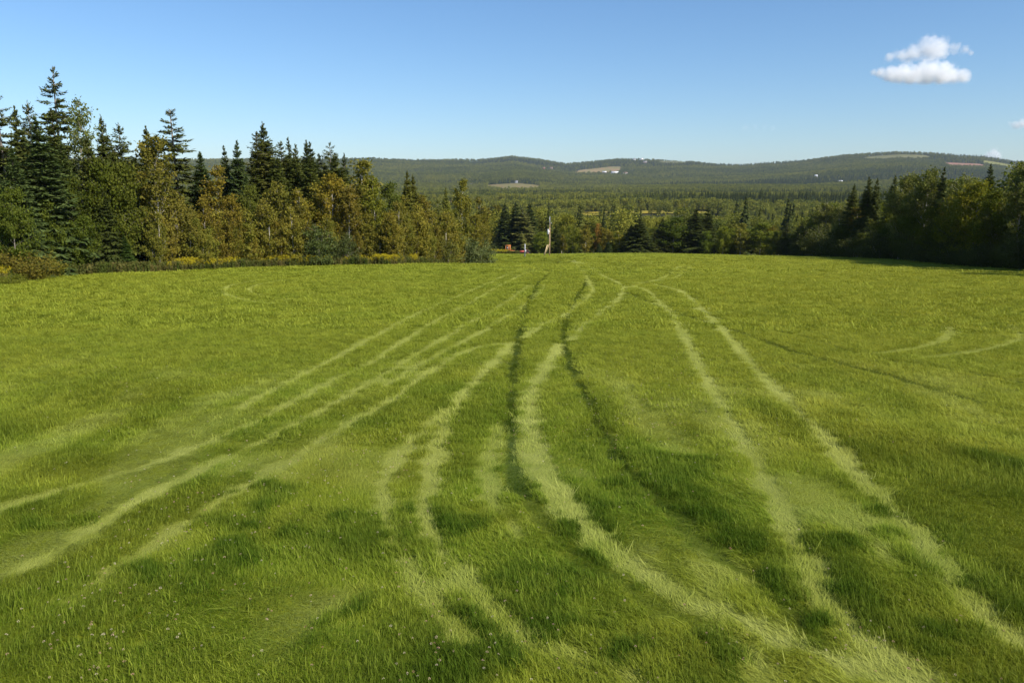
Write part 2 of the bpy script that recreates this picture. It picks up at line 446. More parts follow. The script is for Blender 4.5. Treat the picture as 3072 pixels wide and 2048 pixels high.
# ------------------------------------------------------------------ scattering (uncountable stuff only): one object, geometry nodes
def scatter(name, pts, rot, scl, idx, attrs, protos, label=None, cat=None):
    a = dict(attrs); a['rot'] = rot; a['scl'] = scl
    me = np_mesh(name, pts, [], [], a)
    at = me.attributes.new('idx', 'INT', 'POINT'); at.data.foreach_set('value', np.asarray(idx, np.int32))
    o = link(bpy.data.objects.new(name, me))
    ng = bpy.data.node_groups.new(name + '_scatter', 'GeometryNodeTree')
    ng.interface.new_socket('Geometry', in_out='INPUT', socket_type='NodeSocketGeometry')
    ng.interface.new_socket('Geometry', in_out='OUTPUT', socket_type='NodeSocketGeometry')
    gi = ng.nodes.new('NodeGroupInput'); go = ng.nodes.new('NodeGroupOutput')
    iop = ng.nodes.new('GeometryNodeInstanceOnPoints')
    m2p = ng.nodes.new('GeometryNodeMeshToPoints')
    ng.links.new(gi.outputs[0], m2p.inputs['Mesh'])
    ng.links.new(m2p.outputs[0], iop.inputs['Points'])
    jn = ng.nodes.new('GeometryNodeJoinGeometry')
    for p in reversed(protos):
        oi = ng.nodes.new('GeometryNodeObjectInfo'); oi.inputs['Object'].default_value = p
        g2i = ng.nodes.new('GeometryNodeGeometryToInstance')
        ng.links.new(oi.outputs['Geometry'], g2i.inputs[0])
        ng.links.new(g2i.outputs[0], jn.inputs[0])
    ng.links.new(jn.outputs[0], iop.inputs['Instance'])
    iop.inputs['Pick Instance'].default_value = True
    def named(nm, typ):
        n = ng.nodes.new('GeometryNodeInputNamedAttribute'); n.data_type = typ
        n.inputs['Name'].default_value = nm; return n.outputs['Attribute']
    ng.links.new(named('idx', 'INT'), iop.inputs['Instance Index'])
    e2r = ng.nodes.new('FunctionNodeEulerToRotation')
    ng.links.new(named('rot', 'FLOAT_VECTOR'), e2r.inputs[0])
    ng.links.new(e2r.outputs[0], iop.inputs['Rotation'])
    ng.links.new(named('scl', 'FLOAT_VECTOR'), iop.inputs['Scale'])
    ng.links.new(iop.outputs[0], go.inputs[0])
    md = o.modifiers.new('scatter', 'NODES'); md.node_group = ng
    o['kind'] = 'stuff'
    if label: o['label'] = label
    if cat: o['category'] = cat
    return o

def proto(name, me): return bpy.data.objects.new(name, me)   # source shape, never linked into the scene

# ------------------------------------------------------------------ grass
def blade_strip(base, az, length, lean, curl, width):
    """Vectorised blades: arrays -> verts (n*7,3), quads, tris, height parameter."""
    n = len(az)
    ts = [0, .4, .75, 1.0]
    dirx, diry = np.cos(az), np.sin(az)
    pts = []; ang = lean.copy(); p = base.copy(); prev = 0
    wx, wy = -diry, dirx
    rows = []
    for k, t in enumerate(ts):
        if k:
            seg = (t - prev) * length
            p = p + np.stack([np.sin(ang) * dirx * seg, np.sin(ang) * diry * seg, np.maximum(np.cos(ang), -.25) * seg], 1)
            ang = ang + curl * (t - prev) * 2
            prev = t
        p = p.copy(); p[:, 2] = np.maximum(p[:, 2], .006)
        w = width * (1, .9, .6, 0)[k] * .5
        if k < 3:
            rows.append(p + np.stack([wx * w, wy * w, 0 * w], 1)); rows.append(p - np.stack([wx * w, wy * w, 0 * w], 1))
        else: rows.append(p)
    v = np.stack(rows, 1).reshape(-1, 3)      # 7 per blade
    b = (np.arange(n) * 7)[:, None]
    q = np.concatenate([b + np.array([[0, 1, 3, 2]]), b + np.array([[2, 3, 5, 4]])])
    t = b + np.array([[4, 5, 6]])
    h = np.tile(np.array([0, 0, .4, .4, .75, .75, 1.0]), n)
    return v, q, t, h

def grass_material(name, far=False):
    m, nt, out = new_mat(name)
    lay_tint = attr(nt, 'lay_tint', True); hue = attr(nt, 'hue', True); r = attr(nt, 'rnd'); h = attr(nt, 'tip')
    c = mix(nt, hue, (.120, .204, .009), (.280, .266, .020))
    c = mix(nt, math_n(nt, 'MULTIPLY', math_n(nt, 'POWER', r, 1.9), .75), c, (.350, .390, .055))
    c = mix(nt, math_n(nt, 'MULTIPLY', lay_tint, .85, clamp=True), c, (.470, .490, .130))  # pale undersides and the sheen of laid blades, put into their colour
    c = mix(nt, math_n(nt, 'MULTIPLY', lay_tint, -.8, clamp=True), c, (.038, .085, .005))  # darker green that also carries the shade between blades
    st = math_n(nt, 'GREATER_THAN', r, .965)
    c = mix(nt, math_n(nt, 'MULTIPLY', st, .7), c, (.34, .27, .12))
    leafy(nt, out, c, .30, .6, .05)
    return m
M['grass'] = grass_material('meadow_grass')

def tuft(name, n, rad, length, lean, curl, width, spread, seed):
    g = np.random.default_rng(seed)
    a = g.uniform(0, 2 * math.pi, n); rr = rad * np.sqrt(g.uniform(0, 1, n))
    base = np.stack([rr * np.cos(a), rr * np.sin(a), np.zeros(n)], 1)
    az = g.normal(0, spread, n)
    wide = g.uniform(0, 1, n) < .06        # a few broad pale blades
    width = np.where(wide, width * 1.5, width); length = np.where(wide, length * 1.7, length)
    v, q, t, h = blade_strip(base, az, length * g.uniform(.55, 1.15, n), np.clip(g.normal(lean, .30, n), .02, 1.5), g.normal(curl, .35, n), width * g.uniform(.6, 1.3, n))
    rnd = np.repeat(np.where(wide, .95, g.uniform(0, .96, n)), 7)
    return proto(name, np_mesh(name, v, [q, t], [M['grass']], {'rnd': rnd, 'tip': h}))

def build_grass():
    # classes: 0-2 upright, 3-5 leaning, 6-8 laid flat
    def family(n, rad, length, width, seed):
        P = []
        for k in range(3): P.append(tuft('tuft', n, rad, length * .8, .50, .8, width, 1.6, seed + k))
        for k in range(3): P.append(tuft('tuft', n, rad, length * 1.0, .95, .55, width, .60, seed + 10 + k))
        for k in range(3): P.append(tuft('tuft', n, rad, length * 1.15, 1.28, .25, width, .34, seed + 20 + k))
        return P
    zones = [  # y range, density, family
        (4.2, 13.5, 350, family(34, .090, .105, .0036, 100)),
        (13.5, 30, 95, family(50, .15, .115, .0056, 200)),
        (30, 68, 24, family(76, .28, .13, .012, 300)),
        (68, 232, 7.0, family(100, .52, .14, .028, 400)),
    ]
    allp, P, RO, S, I, LAY, HUE = [], [], [], [], [], [], []
    off = 0
    for (y0, y1, dens, fam) in zones:
        xm = .70 * y1 + 3.5
        if y0 >= 68: xm = 75
        n = int(dens * 2 * xm * (y1 - y0))
        x = rng.uniform(-xm, xm, n); y = rng.uniform(y0, y1, n)
        keep = np.abs(x) < .70 * y + 3.0
        x, y = x[keep], y[keep]
        if y0 >= 30:
            keep = rng.uniform(0, 1, len(x)) < field_w(x, y)
            x, y = x[keep], y[keep]
        lay_tint, dx, dy, b = track_field(x, y)
        nearf = sstep(y, 26, 10)
        wx = x + 1.3 * vnoise(x, y, 5.0, 55); wy = y + 1.5 * vnoise(x, y, 6.0, 56)
        big = fbm(x, y, 7.0, 51, 3)
        st = .16 * x * sstep(x, 0, 10)
        shade_clump = shade_clump_field(x, y) if y0 < 25 else np.zeros(len(x))
        sw = np.clip(1.5 * fbm(wx * 1.6 + st, wy * .62 + .9 * st, 1.9, 61, 3), -1, 1)     # lodged swathes, drawn out along the tracks
        ang = .8 + (4.2 * fbm(x, y, 3.2, 71, 2) + 1.0 * vnoise(x, y, .6, 59)) * (.10 + .90 * nearf) + rng.normal(0, 1, len(x)) * (.45 + 1.6 * (1 - nearf))
        sw = sw * (1 - shade_clump) - 1.0 * shade_clump  # standing clumps: their shadow side enters the dark tint
        intr = (b * (1 - .8 * shade_clump)) > rng.uniform(.15, .55, len(x))
        ang = np.where(intr, np.arctan2(dy, dx) + rng.normal(0, .30, len(x)) + .5 * vnoise(x, y, .8, 58), ang)
        lean = .50 + .60 * sw * (0.06 + .94 * nearf) + .22 * big * nearf + rng.normal(0, .12, len(x))
        cls = np.where(lean < .35, 0, np.where(lean < .75, 1, 2))
        cls = np.where(intr, 2, cls)
        cls = np.where(intr & (lay_tint < 0) & (rng.uniform(0, 1, len(x)) < .5), 1, cls)
        cls = np.where(intr & (rng.uniform(0, 1, len(x)) < .12), 1, cls)
        idx = cls * 3 + rng.integers(0, 3, len(x)) + off
        hs = rng.uniform(.7, 1.3, len(x)) * np.clip(1 + .25 * big * nearf - .75 * sw * nearf, .4, 1.75) * np.where(intr, .55, 1)
        big_t = np.where(rng.uniform(0, 1, len(x)) < .02, 1.7, 1.0)
        S.append(np.stack([big_t, big_t, hs * big_t], 1))
        tilt = np.zeros(len(x))
        RO.append(np.stack([tilt, tilt, ang], 1))
        P.append(np.stack([x, y, height(x, y) - .01 - .03 * b], 1))
        I.append(idx)
        nat = np.clip((.75 + .25 * sstep(y, 12, 8)) * sw * (.06 + .94 * nearf) + (.12 + .14 * nearf) * fbm(x, y, 1.0, 81, 2) - .06 - .16 * np.exp(-((x - 2.2) / 2.6) ** 2 - ((y - 10.5) / 3.5) ** 2), -1, .30 + .2 * sstep(y, 12, 8))  # sheen and shade of the lodged swathes go into the tint too
        LAY.append(np.clip(np.where(intr, lay_tint * (.84 + .2 * vnoise(x, y, 1.4, 83) + .30 * nearf * vnoise(x, y, .22, 84)) + .2 * nat, nat), -1, 1))
        hue = .44 - .30 * shade_clump + .20 * sstep(y, 14, 60) + .13 * fbm(x, y, 18, 91, 3) + .26 * sstep(x / y, -.1, .5) + (.14 + .24 * nearf) * fbm(x, y, 1.7, 95, 2) - .12 * sstep(y, 24, 9) - .42 * np.exp(-((x - 2.2) / 2.6) ** 2 - ((y - 10.5) / 3.5) ** 2)
        HUE.append(np.clip(hue + rng.normal(0, .09, len(x)), 0, 1))
        allp += fam; off += 9
    print('grass tufts', sum(len(p) for p in P))
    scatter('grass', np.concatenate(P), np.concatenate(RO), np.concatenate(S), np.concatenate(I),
            {'lay_tint': np.concatenate(LAY), 'hue': np.concatenate(HUE)}, allp,
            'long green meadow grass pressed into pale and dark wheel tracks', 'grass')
build_grass()

# clover heads in the near grass
def build_clover():
    m, nt, out = new_mat('clover_flower')
    stem_m = plain('clover_stem', (.10, .17, .02), .7, 0, .2, 20)
    tone = attr(nt, 'tone', True)
    c = mix(nt, tone, (.60, .52, .36), (.50, .24, .18))
    leafy(nt, out, c, .2, .7, .2)
    protos = []
    for k in range(3):
        b = MB(); g = np.random.default_rng(k)
        for j in range(34):     # florets round a head
            d = g.normal(size=3); d /= np.linalg.norm(d); d[2] = abs(d[2]) * 1.1 - .25
            p = np.array([0, 0, .15]) + d * .010
            s = np.cross(d, g.normal(size=3)); s /= np.linalg.norm(s) + 1e-6
            b.add([p - s * .003, p + s * .003, p + d * .007], t=[[0, 1, 2]])
        nh = len(b.t)
        b.tube([(0, 0, 0), (.004, 0, .08), (0, 0, .145)], .0011, 3, cap=False)
        me = b.mesh('clover_head', m); me.materials.append(stem_m)
        me.polygons.foreach_set('material_index', np.array([1 if len(p.vertices) == 4 else 0 for p in me.polygons], np.int32))
        protos.append(proto('clover_head', me))
    xs, ys = [], []
    centres = [ground_at(u, v) for u, v in [(520, 1190), (480, 1090), (330, 1240), (230, 1460), (80, 1480), (300, 1500), (620, 1180), (760, 1350), (1000, 1500), (1420, 900), (1500, 860), (1480, 980), (1390, 960), (1560, 830), (1330, 1010), (900, 1090), (820, 1060), (1250, 1520), (2050, 1500), (1800, 1540), (1100, 1540), (1600, 930), (1650, 1010)]]
    for (cx, cy) in centres:
        n = 34; s = .05 * cy + .25
        xs.append(rng.normal(cx, s, n)); ys.append(rng.normal(cy, s * 1.5, n))
    xs.append(rng.uniform(-14, 16, 420)); ys.append(rng.uniform(5.2, 22, 420))
    x, y = np.concatenate(xs), np.concatenate(ys)
    k = y > 4.5; x, y = x[k], y[k]
    n = len(x)
    sc = rng.uniform(.6, 1.05, n); zz = rng.uniform(.55, .85, n)
    scatter('clover', np.stack([x, y, height(x, y)], 1), np.stack([rng.normal(0, .25, n), rng.normal(0, .25, n), rng.uniform(0, 6.28, n)], 1),
            np.stack([sc, sc, zz], 1), rng.integers(0, 3, n), {'tone': rng.uniform(0, 1, n) ** 1.4}, protos,
            'small white and pink clover heads dotted through the near grass', 'clover')
build_clover()

# ------------------------------------------------------------------ tree shapes
def unit(v): return v / (np.linalg.norm(v, axis=-1, keepdims=True) + 1e-9)

def leaf_faces(c, size, g, flat=.35, aspect=1.5):
    """One kite-shaped leaf (2 triangles) at each centre."""
    n = len(c)
    nrm = unit(g.normal(size=(n, 3)) + np.array([.0, .0, flat]))
    a = unit(np.cross(nrm, g.normal(size=(n, 3)))); b = np.cross(nrm, a)
    s = (size * g.uniform(.6, 1.3, n))[:, None]
    v = np.stack([c - a * s * aspect * .5, c + b * s * .5 - a * s * .08, c + a * s * aspect * .5, c - b * s * .5 - a * s * .08], 1).reshape(-1, 3)
    f = np.arange(4 * n).reshape(n, 4)
    return v, f

def limb(b, p0, p1, r0, r1, sag, n=5, sides=4):
    t = np.linspace(0, 1, n)[:, None]
    p = p0 + (p1 - p0) * t; p[:, 2] += sag * np.sin(np.pi * t[:, 0])
    b.tube(p, np.linspace(r0, r1, n), sides, cap=False)

def conifer(name, H, R, seed, mat, bark, power=.8, whorls=26, per=7, density=1.0, droop=.28, bare=.04, sparse=0.0, ragged=.25, tw=.10):
    """Trunk and crown meshes of a spruce or fir. Branches in whorls, each a flat spray of twigs."""
    g = np.random.default_rng(seed)
    tb = MB()
    bend = g.normal(0, .012 * H, 2)
    zs = np.linspace(0, 1, 9)
    tp = np.stack([bend[0] * zs ** 2, bend[1] * zs ** 2, zs * H * .985], 1)
    tb.tube(tp, np.interp(zs, [0, .03, .9, 1], [.017 * H, .0115 * H, .003 * H, .0012 * H]), 8)
    V, Fq, RN = [], [], []
    n0 = 0
    def quad(p, a, w, ln, dn):
        nonlocal n0
        # a twig blade: four-point lens from p along a
        e = p + a * ln[:, None]
        m = p + a * (ln * .45)[:, None] + dn
        v = np.stack([p, m + w, e + dn * .6, m - w], 1).reshape(-1, 3)
        V.append(v); Fq.append(np.arange(len(v)).reshape(-1, 4) + n0); n0 += len(v)
    for k in range(whorls):
        t = bare + (1 - bare) * ((k + g.uniform(-.5, .5)) / whorls)
        t = min(max(t, bare), .995)
        if g.uniform() < sparse * .35 and t < .8: continue
        tap = min(1.0, ((1 - t) / .30) ** .75) if t < 1 else 0.0
        tap = max(tap, .12)
        L0 = R * max(1 - t, .0) ** power * (0.72 if t < bare + .05 else 1) + .010 * H * tap
        nb = max(3, int(per * (1 if t < .85 else .7)))
        a0 = g.uniform(0, 6.28)
        for j in range(nb):
            if g.uniform() < sparse * (.5 if t < .8 else .15): continue
            az = a0 + j * 2 * math.pi / nb + g.normal(0, .30)
            tj = min(max(t + g.normal(0, .45) * (1 - bare) / whorls, bare), .99)
            L = L0 * g.uniform(1 - ragged * 1.6, 1 + ragged * .6)
            up = np.interp(t, [0, .5, .85, 1], [-.20, .0, .30, .9])
            m = max(4, int(density * (5 + L / (.020 * H))))
            s = np.linspace(.06 + .12 * sparse, 1, m)
            zc = up * s * L - droop * L * s ** 1.5 * (1 - t * .6) + .20 * droop * L * s ** 4
            dirv = np.array([math.cos(az), math.sin(az)])
            base = np.array([np.interp(tj, zs, tp[:, 0]), np.interp(tj, zs, tp[:, 1]), tj * H])
            cp = base + np.stack([dirv[0] * s * L, dirv[1] * s * L, zc], 1)
            tang = unit(np.gradient(cp, axis=0))
            side = np.array([-dirv[1], dirv[0], 0.0])
            if L > .06 * H or sparse > .3:
                limb(tb, base, cp[-1] * .8 + base * .2, .0028 * H * (1 - t * .6), .0008 * H, zc[m // 2] - .4 * zc[-1], 4, 3)
            for sg in (-1, 1):
                ln = (.40 * L * (1 - s * .70) + .022 * H * tap) * g.uniform(.7, 1.25, m)
                ang = g.uniform(.55, 1.0, m)[:, None]
                a = unit(tang * np.cos(ang) + sg * side * np.sin(ang) + np.array([0, 0, -.18]) + g.normal(0, .12, (m, 3)))
                w = unit(np.cross(a, np.array([0, 0, 1.])) + g.normal(0, .35, (m, 3))) * (tw * .01 * H * (.35 + .65 * tap) * g.uniform(.7, 1.4, m))[:, None]
                quad(cp, a, w, ln, np.array([0, 0, -.01 * H]) * g.uniform(.2, 1.2, (m, 1)))
            hang = g.uniform(0, 1, m) < .75
            if hang.any():     # short twigs that hang or stand on the branch
                q = cp[hang]; k2 = len(q)
                a = unit(np.array([0, 0, -1.0]) * g.uniform(-.5, 1.2, (k2, 1)) + tang[hang] * .7 + g.normal(0, .35, (k2, 3)))
                w = unit(np.cross(a, g.normal(size=(k2, 3)))) * (tw * .008 * H)
                quad(q, a, w * (.5 + .5 * tap), .030 * H * tap * g.uniform(.6, 1.3, k2), np.zeros((k2, 3)))
            a = unit(tang[-1:] + np.array([[0, 0, .12]])); w = unit(np.cross(a, np.array([[0, 0, 1.]]))) * tw * .011 * H
            quad(cp[-1:], a, w * (.4 + .6 * tap), np.array([.035 * H * tap]), np.zeros((1, 3)))
    # leader
    tipn = 10
    p = np.repeat(tp[-1:], tipn, 0) - np.stack([np.zeros(tipn), np.zeros(tipn), g.uniform(0, .05 * H, tipn)], 1)
    a = unit(g.normal(0, .28, (tipn, 3)) + np.array([0, 0, 1.0])); w = unit(np.cross(a, g.normal(size=(tipn, 3)))) * tw * .0035 * H
    quad(p, a, w, .022 * H * np.ones(tipn), np.zeros((tipn, 3)))
    V = np.concatenate(V); Fq = np.concatenate(Fq)
    rnd = np.clip(np.repeat(g.beta(1.6, 2.2, len(V) // 4), 4), 0, 1)
    return tb.mesh(name + '_trunk', bark, smooth=True), np_mesh(name + '_crown', V, [Fq], [mat], {'rnd': rnd})

def broadleaf(name, H, R, seed, mat, bark, base=.15, limbs=44, leaves=7500, leaf=.14, up=.55, shape=.75, clump=.42, stems=1, trunk_r=.012, openness=.0, peak=.45):
    """Trunk with limbs, and a crown of separate leaves gathered in clumps along the limbs."""
    g = np.random.default_rng(seed)
    tb = MB(); cents, wts = [], []
    for st in range(stems):
        lean = g.normal(0, .035 * H, 2) if stems == 1 else g.normal(0, .30 * R, 2)
        off = np.zeros(2) if stems == 1 else g.normal(0, .10 * R, 2)
        Hs = H * (1 if st == 0 else g.uniform(.6, .95))
        zs = np.linspace(0, 1, 8)
        wob = np.cumsum(g.normal(0, .008 * H, (8, 2)), 0)
        tp = np.stack([off[0] + lean[0] * zs ** 1.4 + wob[:, 0] * zs, off[1] + lean[1] * zs ** 1.4 + wob[:, 1] * zs, zs * Hs * .96], 1)
        tb.tube(tp, np.interp(zs, [0, .05, 1], [trunk_r * H * 1.4, trunk_r * H, trunk_r * .12 * H]), 7, cap=False)
        for k in range(max(4, limbs // stems)):
            t = base + (1 - base) * g.uniform(0, 1) ** .85
            tt = (t - base) / (1 - base)
            env = R * (math.sin(math.pi * min(1, (tt * (1 - peak) / .5 * .5 + (peak if False else 0)) if False else tt ** (math.log(.5) / math.log(peak)))) ** shape)
            L = max(.08 * R, env * g.uniform(.55, 1.12)) + .02 * H
            az = g.uniform(0, 6.28)
            p0 = np.array([np.interp(t, zs, tp[:, 0]), np.interp(t, zs, tp[:, 1]), t * Hs * .96])
            rise = up * L * g.uniform(.5, 1.4)
            start = p0 - np.array([0, 0, rise * .6]); start[2] = max(start[2], .05 * H if stems == 1 else .01)
            start[:2] = [np.interp(start[2] / (Hs * .96), zs, tp[:, 0]), np.interp(start[2] / (Hs * .96), zs, tp[:, 1])]
            p1 = p0 + np.array([math.cos(az) * L, math.sin(az) * L, rise * .4])
            limb(tb, start, p1, trunk_r * H * .35 * (1 - .5 * t), trunk_r * H * .06, .04 * L, 5, 3)
            nc = max(2, int(3 + 4 * L / R))
            for q in np.linspace(.35, 1.02, nc):
                if g.uniform() < openness: continue
                c = start + (p1 - start) * q + g.normal(0, .05 * R, 3)
                cents.append(c); wts.append(g.uniform(.4, 1.4))
        for q in range(6):
            cents.append(tp[-1] - np.array([0, 0, g.uniform(0, .10 * H)]) + g.normal(0, .04 * R, 3)); wts.append(.5)
    cents = np.array(cents); wts = np.array(wts) / np.sum(wts)
    pick = g.choice(len(cents), leaves, p=wts)
    sp = clump * R * .42
    c = cents[pick] + g.normal(0, 1, (leaves, 3)) * sp * np.array([1, 1, .75]) * g.uniform(.3, 1.0, (leaves, 1))
    c = c[c[:, 2] > .02 * H]
    top = np.max(c[:, 2])
    c[:, 2] *= np.where(c[:, 2] > 0, H / top, 1)
    v, f = leaf_faces(c, leaf, g)
    cl = g.uniform(0, 1, len(cents))
    rnd = np.clip(.55 * cl[pick][:len(c)] + .45 * g.uniform(0, 1, len(c)), 0, 1)
    return tb.mesh(name + '_trunk', bark, smooth=True), np_mesh(name + '_crown', v, [f], [mat], {'rnd': np.repeat(rnd, 4)})

KIND = {}      # kind -> list of (trunk mesh, crown mesh, nominal height)
def reg(kind, H, *ms): KIND.setdefault(kind, []).append((ms[0], ms[1], H))
for k in range(4):
    reg('spruce', 16, *conifer('spruce', 16, 3.3, 20 + k, M['spruce'], M['bark_dark'], .90, 46, 9, 1.2, .30, .02, 0, .30, .66))
for k in range(3):
    reg('fir', 14, *conifer('fir', 14, 2.4, 30 + k, M['fir'], M['bark_dark'], .92, 50, 9, 1.2, .14, .015, 0, .24, .62))
for k in range(2):
    reg('spire', 14, *conifer('spire', 14, 1.5, 40 + k, M['fir'], M['bark_dark'], .82, 46, 8, 1.25, .20, .02, 0, .28, .64))
for k in range(3):
    reg('gaunt', 18, *conifer('gaunt', 18, 3.0, 50 + k, M['spruce'], M['bark_grey'], .62, 30, 7, 1.2, .30, .08, .42, .35, .56))
for k in range(2):
    reg('ragged', 13, *conifer('ragged', 13, 2.6, 60 + k, M['spruce'], M['bark_grey'], .75, 42, 8, 1.05, .36, .05, .18, .38, .58))
for k in range(5):
    reg('aspen', 10, *broadleaf('aspen', 10, 1.35, 70 + k, M['aspen'], M['bark_pale'], .12, 56, 6500, .140, 1.5, .62, .46, 1, .0085, .14, .40))
for k in range(3):
    reg('maple', 11, *broadleaf('maple', 11, 2.9, 80 + k, M['maple'], M['bark_grey'], .10, 60, 9000, .20, .55, .55, .44, 1, .010, .08, .40))
for k in range(2):
    reg('birch', 15, *broadleaf('birch', 15, 1.9, 90 + k, M['birch'], M['bark_pale'], .28, 46, 3000, .17, 1.1, .65, .46, 1, .0065, .30, .40))
for k in range(3):
    reg('poplar', 13, *broadleaf('poplar', 13, 2.5, 95 + k, M['birch'], M['bark_pale'], .22, 54, 7500, .20, .9, .55, .48, 1, .009, .12, .45))
for k in range(3):
    reg('willow', 4.5, *broadleaf('willow', 4.5, 2.3, 110 + k, M['willow'], M['bark_grey'], .04, 60, 6500, .13, .6, .40, .46, 6, .009, .05, .42))
for k in range(2):
    reg('bush', 2.6, *broadleaf('bush', 2.6, 1.9, 120 + k, M['aspen'], M['bark_grey'], .03, 60, 5500, .085, .5, .35, .46, 7, .010, .03, .40))
for k in range(2):
    reg('sapling', 6, *broadleaf('sapling', 6, 1.35, 130 + k, M['aspen'], M['bark_pale'], .08, 40, 4200, .125, .8, .6, .5, 2, .007, .12, .40))

def set_tree(name, kind, x, y, H, wide=1.0, tint=(1, 1, 1), label=None, cat='tree', group=None, var=None, tilt=0.0, sink=.1):
    ms = KIND[kind]
    tm, cm, H0 = ms[(random.randrange(len(ms)) if var is None else var) % len(ms)]
    o = empty(name, (x, y, hz(x, y) - sink), random.uniform(0, 6.28))
    o.rotation_euler = (random.gauss(0, .012) + tilt * .3, tilt, o.rotation_euler[2])
    s = H / H0
    o.scale = (s * wide, s * wide, s)
    for nm, me in (('trunk', tm), ('crown', cm)):
        p = bpy.data.objects.new(nm, me); p.color = (*tint, 1) if nm == 'crown' else (1, 1, 1, 1)
        link(p, o)
    tag(o, label, cat, group)
    return o

_edge_cache = {}
def front_y(u, side):
    """Depth of the wood's front line in the direction of column u."""
    sx, _ = slopes(u, 612)
    ys = np.arange(30, 260, .5)
    e = (left_x(ys) if side == 'L' else right_x(ys) + 7) / ys
    d = e - sx if side == 'L' else sx - e
    k = np.argmax(d > 0) if (d > 0).any() else len(ys) - 1
    return float(ys[k])

def tree_at(kind, u, vtop, Y, label, wide=1.0, tint=(1, 1, 1), name=None, group=None, var=None, cat='tree', tilt=0.0):
    """A tree whose column and tip row are read off the photograph, standing Y metres away."""
    sx, sz = slopes(u, vtop)
    x = float(sx * Y); H = CAM_H + float(sz) * Y - hz(x, Y)
    nm = name or {'spruce': 'spruce_tree', 'fir': 'fir_tree', 'spire': 'fir_tree', 'gaunt': 'spruce_tree', 'ragged': 'spruce_tree', 'aspen': 'aspen_tree', 'maple': 'maple_tree',
                  'birch': 'birch_tree', 'poplar': 'poplar_tree', 'willow': 'willow_shrub', 'bush': 'bush', 'sapling': 'aspen_sapling'}[kind]
    return set_tree(nm, kind, x, Y, max(H, .8), wide, tint, label, cat, group, var, tilt)

DK, BL, OL, GD, RD, LT, GY = (.80, .82, .74), (.90, 1.0, .95), (1.0, 1.0, 1.0), (1.12, 1.08, .8), (1.12, .98, .8), (1.3, 1.35, 1.25), (1.5, 1.35, 1.35)
def L(kind, u, vtop, back, label, **kw):      # u, vtop in photograph pixels; back = metres behind the thicket's front
    return tree_at(kind, u / D2F, vtop / D2F, front_y(u / D2F, 'L') + back, label, **kw)

# the dark conifers and green trees at the left end
L('gaunt', 145, 193, 14, 'tallest spruce of all, its sparse top standing clear above the dark firs', wide=.95, var=0, tint=DK)
L('gaunt', -12, 270, 8, 'gaunt conifer cut by the picture edge, one branch reaching over the sky', wide=1.1, var=1)
L('spruce', 42, 312, 11, 'dark pointed spruce between the picture edge and the tallest spruce', wide=.8, var=0, tint=DK)
L('ragged', 87, 296, 15, 'ragged open-topped spruce just before the tallest spruce', wide=.9, tint=(.9, .85, .8))
L('spruce', 158, 318, 8, 'broad dark spruce below the tallest spruce, behind the blue-green fir', wide=.95, var=1, tint=DK)
L('fir', 116, 345, 3.5, 'big blue-green fir with a broad skirt in front of the tallest spruce', wide=1.35, var=0, tint=BL)
L('fir', 32, 430, 3, 'blue-green fir low at the picture edge beside the big blue-green fir', wide=1.2, var=1, tint=BL)
L('birch', 272, 282, 6, 'tall feathery pale green birch with a bare pale trunk, rising over the maples', wide=.75, var=0, tint=(.95, 1.0, .75))
L('birch', 222, 332, 9, 'shorter feathery birch beside the tall feathery birch', wide=.7, var=1, tint=(.95, 1.0, .75))
L('spruce', 308, 340, 12, 'spruce tip showing behind the tall feathery birch', wide=.8, var=2)
L('ragged', 348, 362, 11, 'spreading spruce top beside the gap of sky before the brown aspen', wide=1.0, tint=(.95, .95, .8))
L('maple', 300, 455, 3.5, 'green maple filling the space below the tall feathery birch', wide=.6, var=0, tint=(.72, .72, .55))
L('maple', 215, 520, 2.5, 'green maple between the big blue-green fir and the birch trunk', wide=.8, var=1, tint=(.55, .57, .5))
L('maple', 352, 480, 3, 'olive maple leaning over the dark hollow in the wood edge', wide=.7, var=2, tint=(.85, .8, .7))
L('fir', 372, 700, 1.2, 'small dark green fir at the foot of the wood by the goldenrod', wide=1.7, var=2, tint=(.75, 1.0, .6))
L('spruce', 255, 400, 5, 'olive spruce close behind the tall feathery birch', wide=.9, var=1, tint=(1.0, 1.0, .8))
L('spruce', 330, 440, 4.5, 'olive-green spruce before the spreading spruce top', wide=1.0, var=2, tint=(1.0, 1.0, .75))
L('fir', 185, 410, 4.5, 'green fir between the big blue-green fir and the feathery birches', wide=1.1, var=2, tint=(.95, 1.0, .8))
L('spruce', 300, 560, 2.2, 'dark drooping spruce in the hollow below the green maples', wide=1.15, var=3, tint=(.6, .65, .6))
L('maple', 150, 590, .6, 'bright green young maple with lit leaves before the big fir', wide=.75, var=1, tint=(.82, .85, .7))
L('maple', 20, 545, .8, 'bright green young maple at the picture edge above the brown bush', wide=.7, var=0, tint=(.78, .82, .7))
L('maple', 225, 640, .7, 'low green maple sapling right of the bright young maple', wide=1.0, var=2, tint=(.8, .85, .7))
L('bush', 60, 728, -.2, 'rounded brown-leaved bush at the left end of the field edge', wide=1.25, var=0, tint=(.85, .80, .75))
L('bush', 118, 745, -.4, 'smaller brown bush against the rounded brown-leaved bush', wide=.95, var=1, tint=(.9, .95, .7))
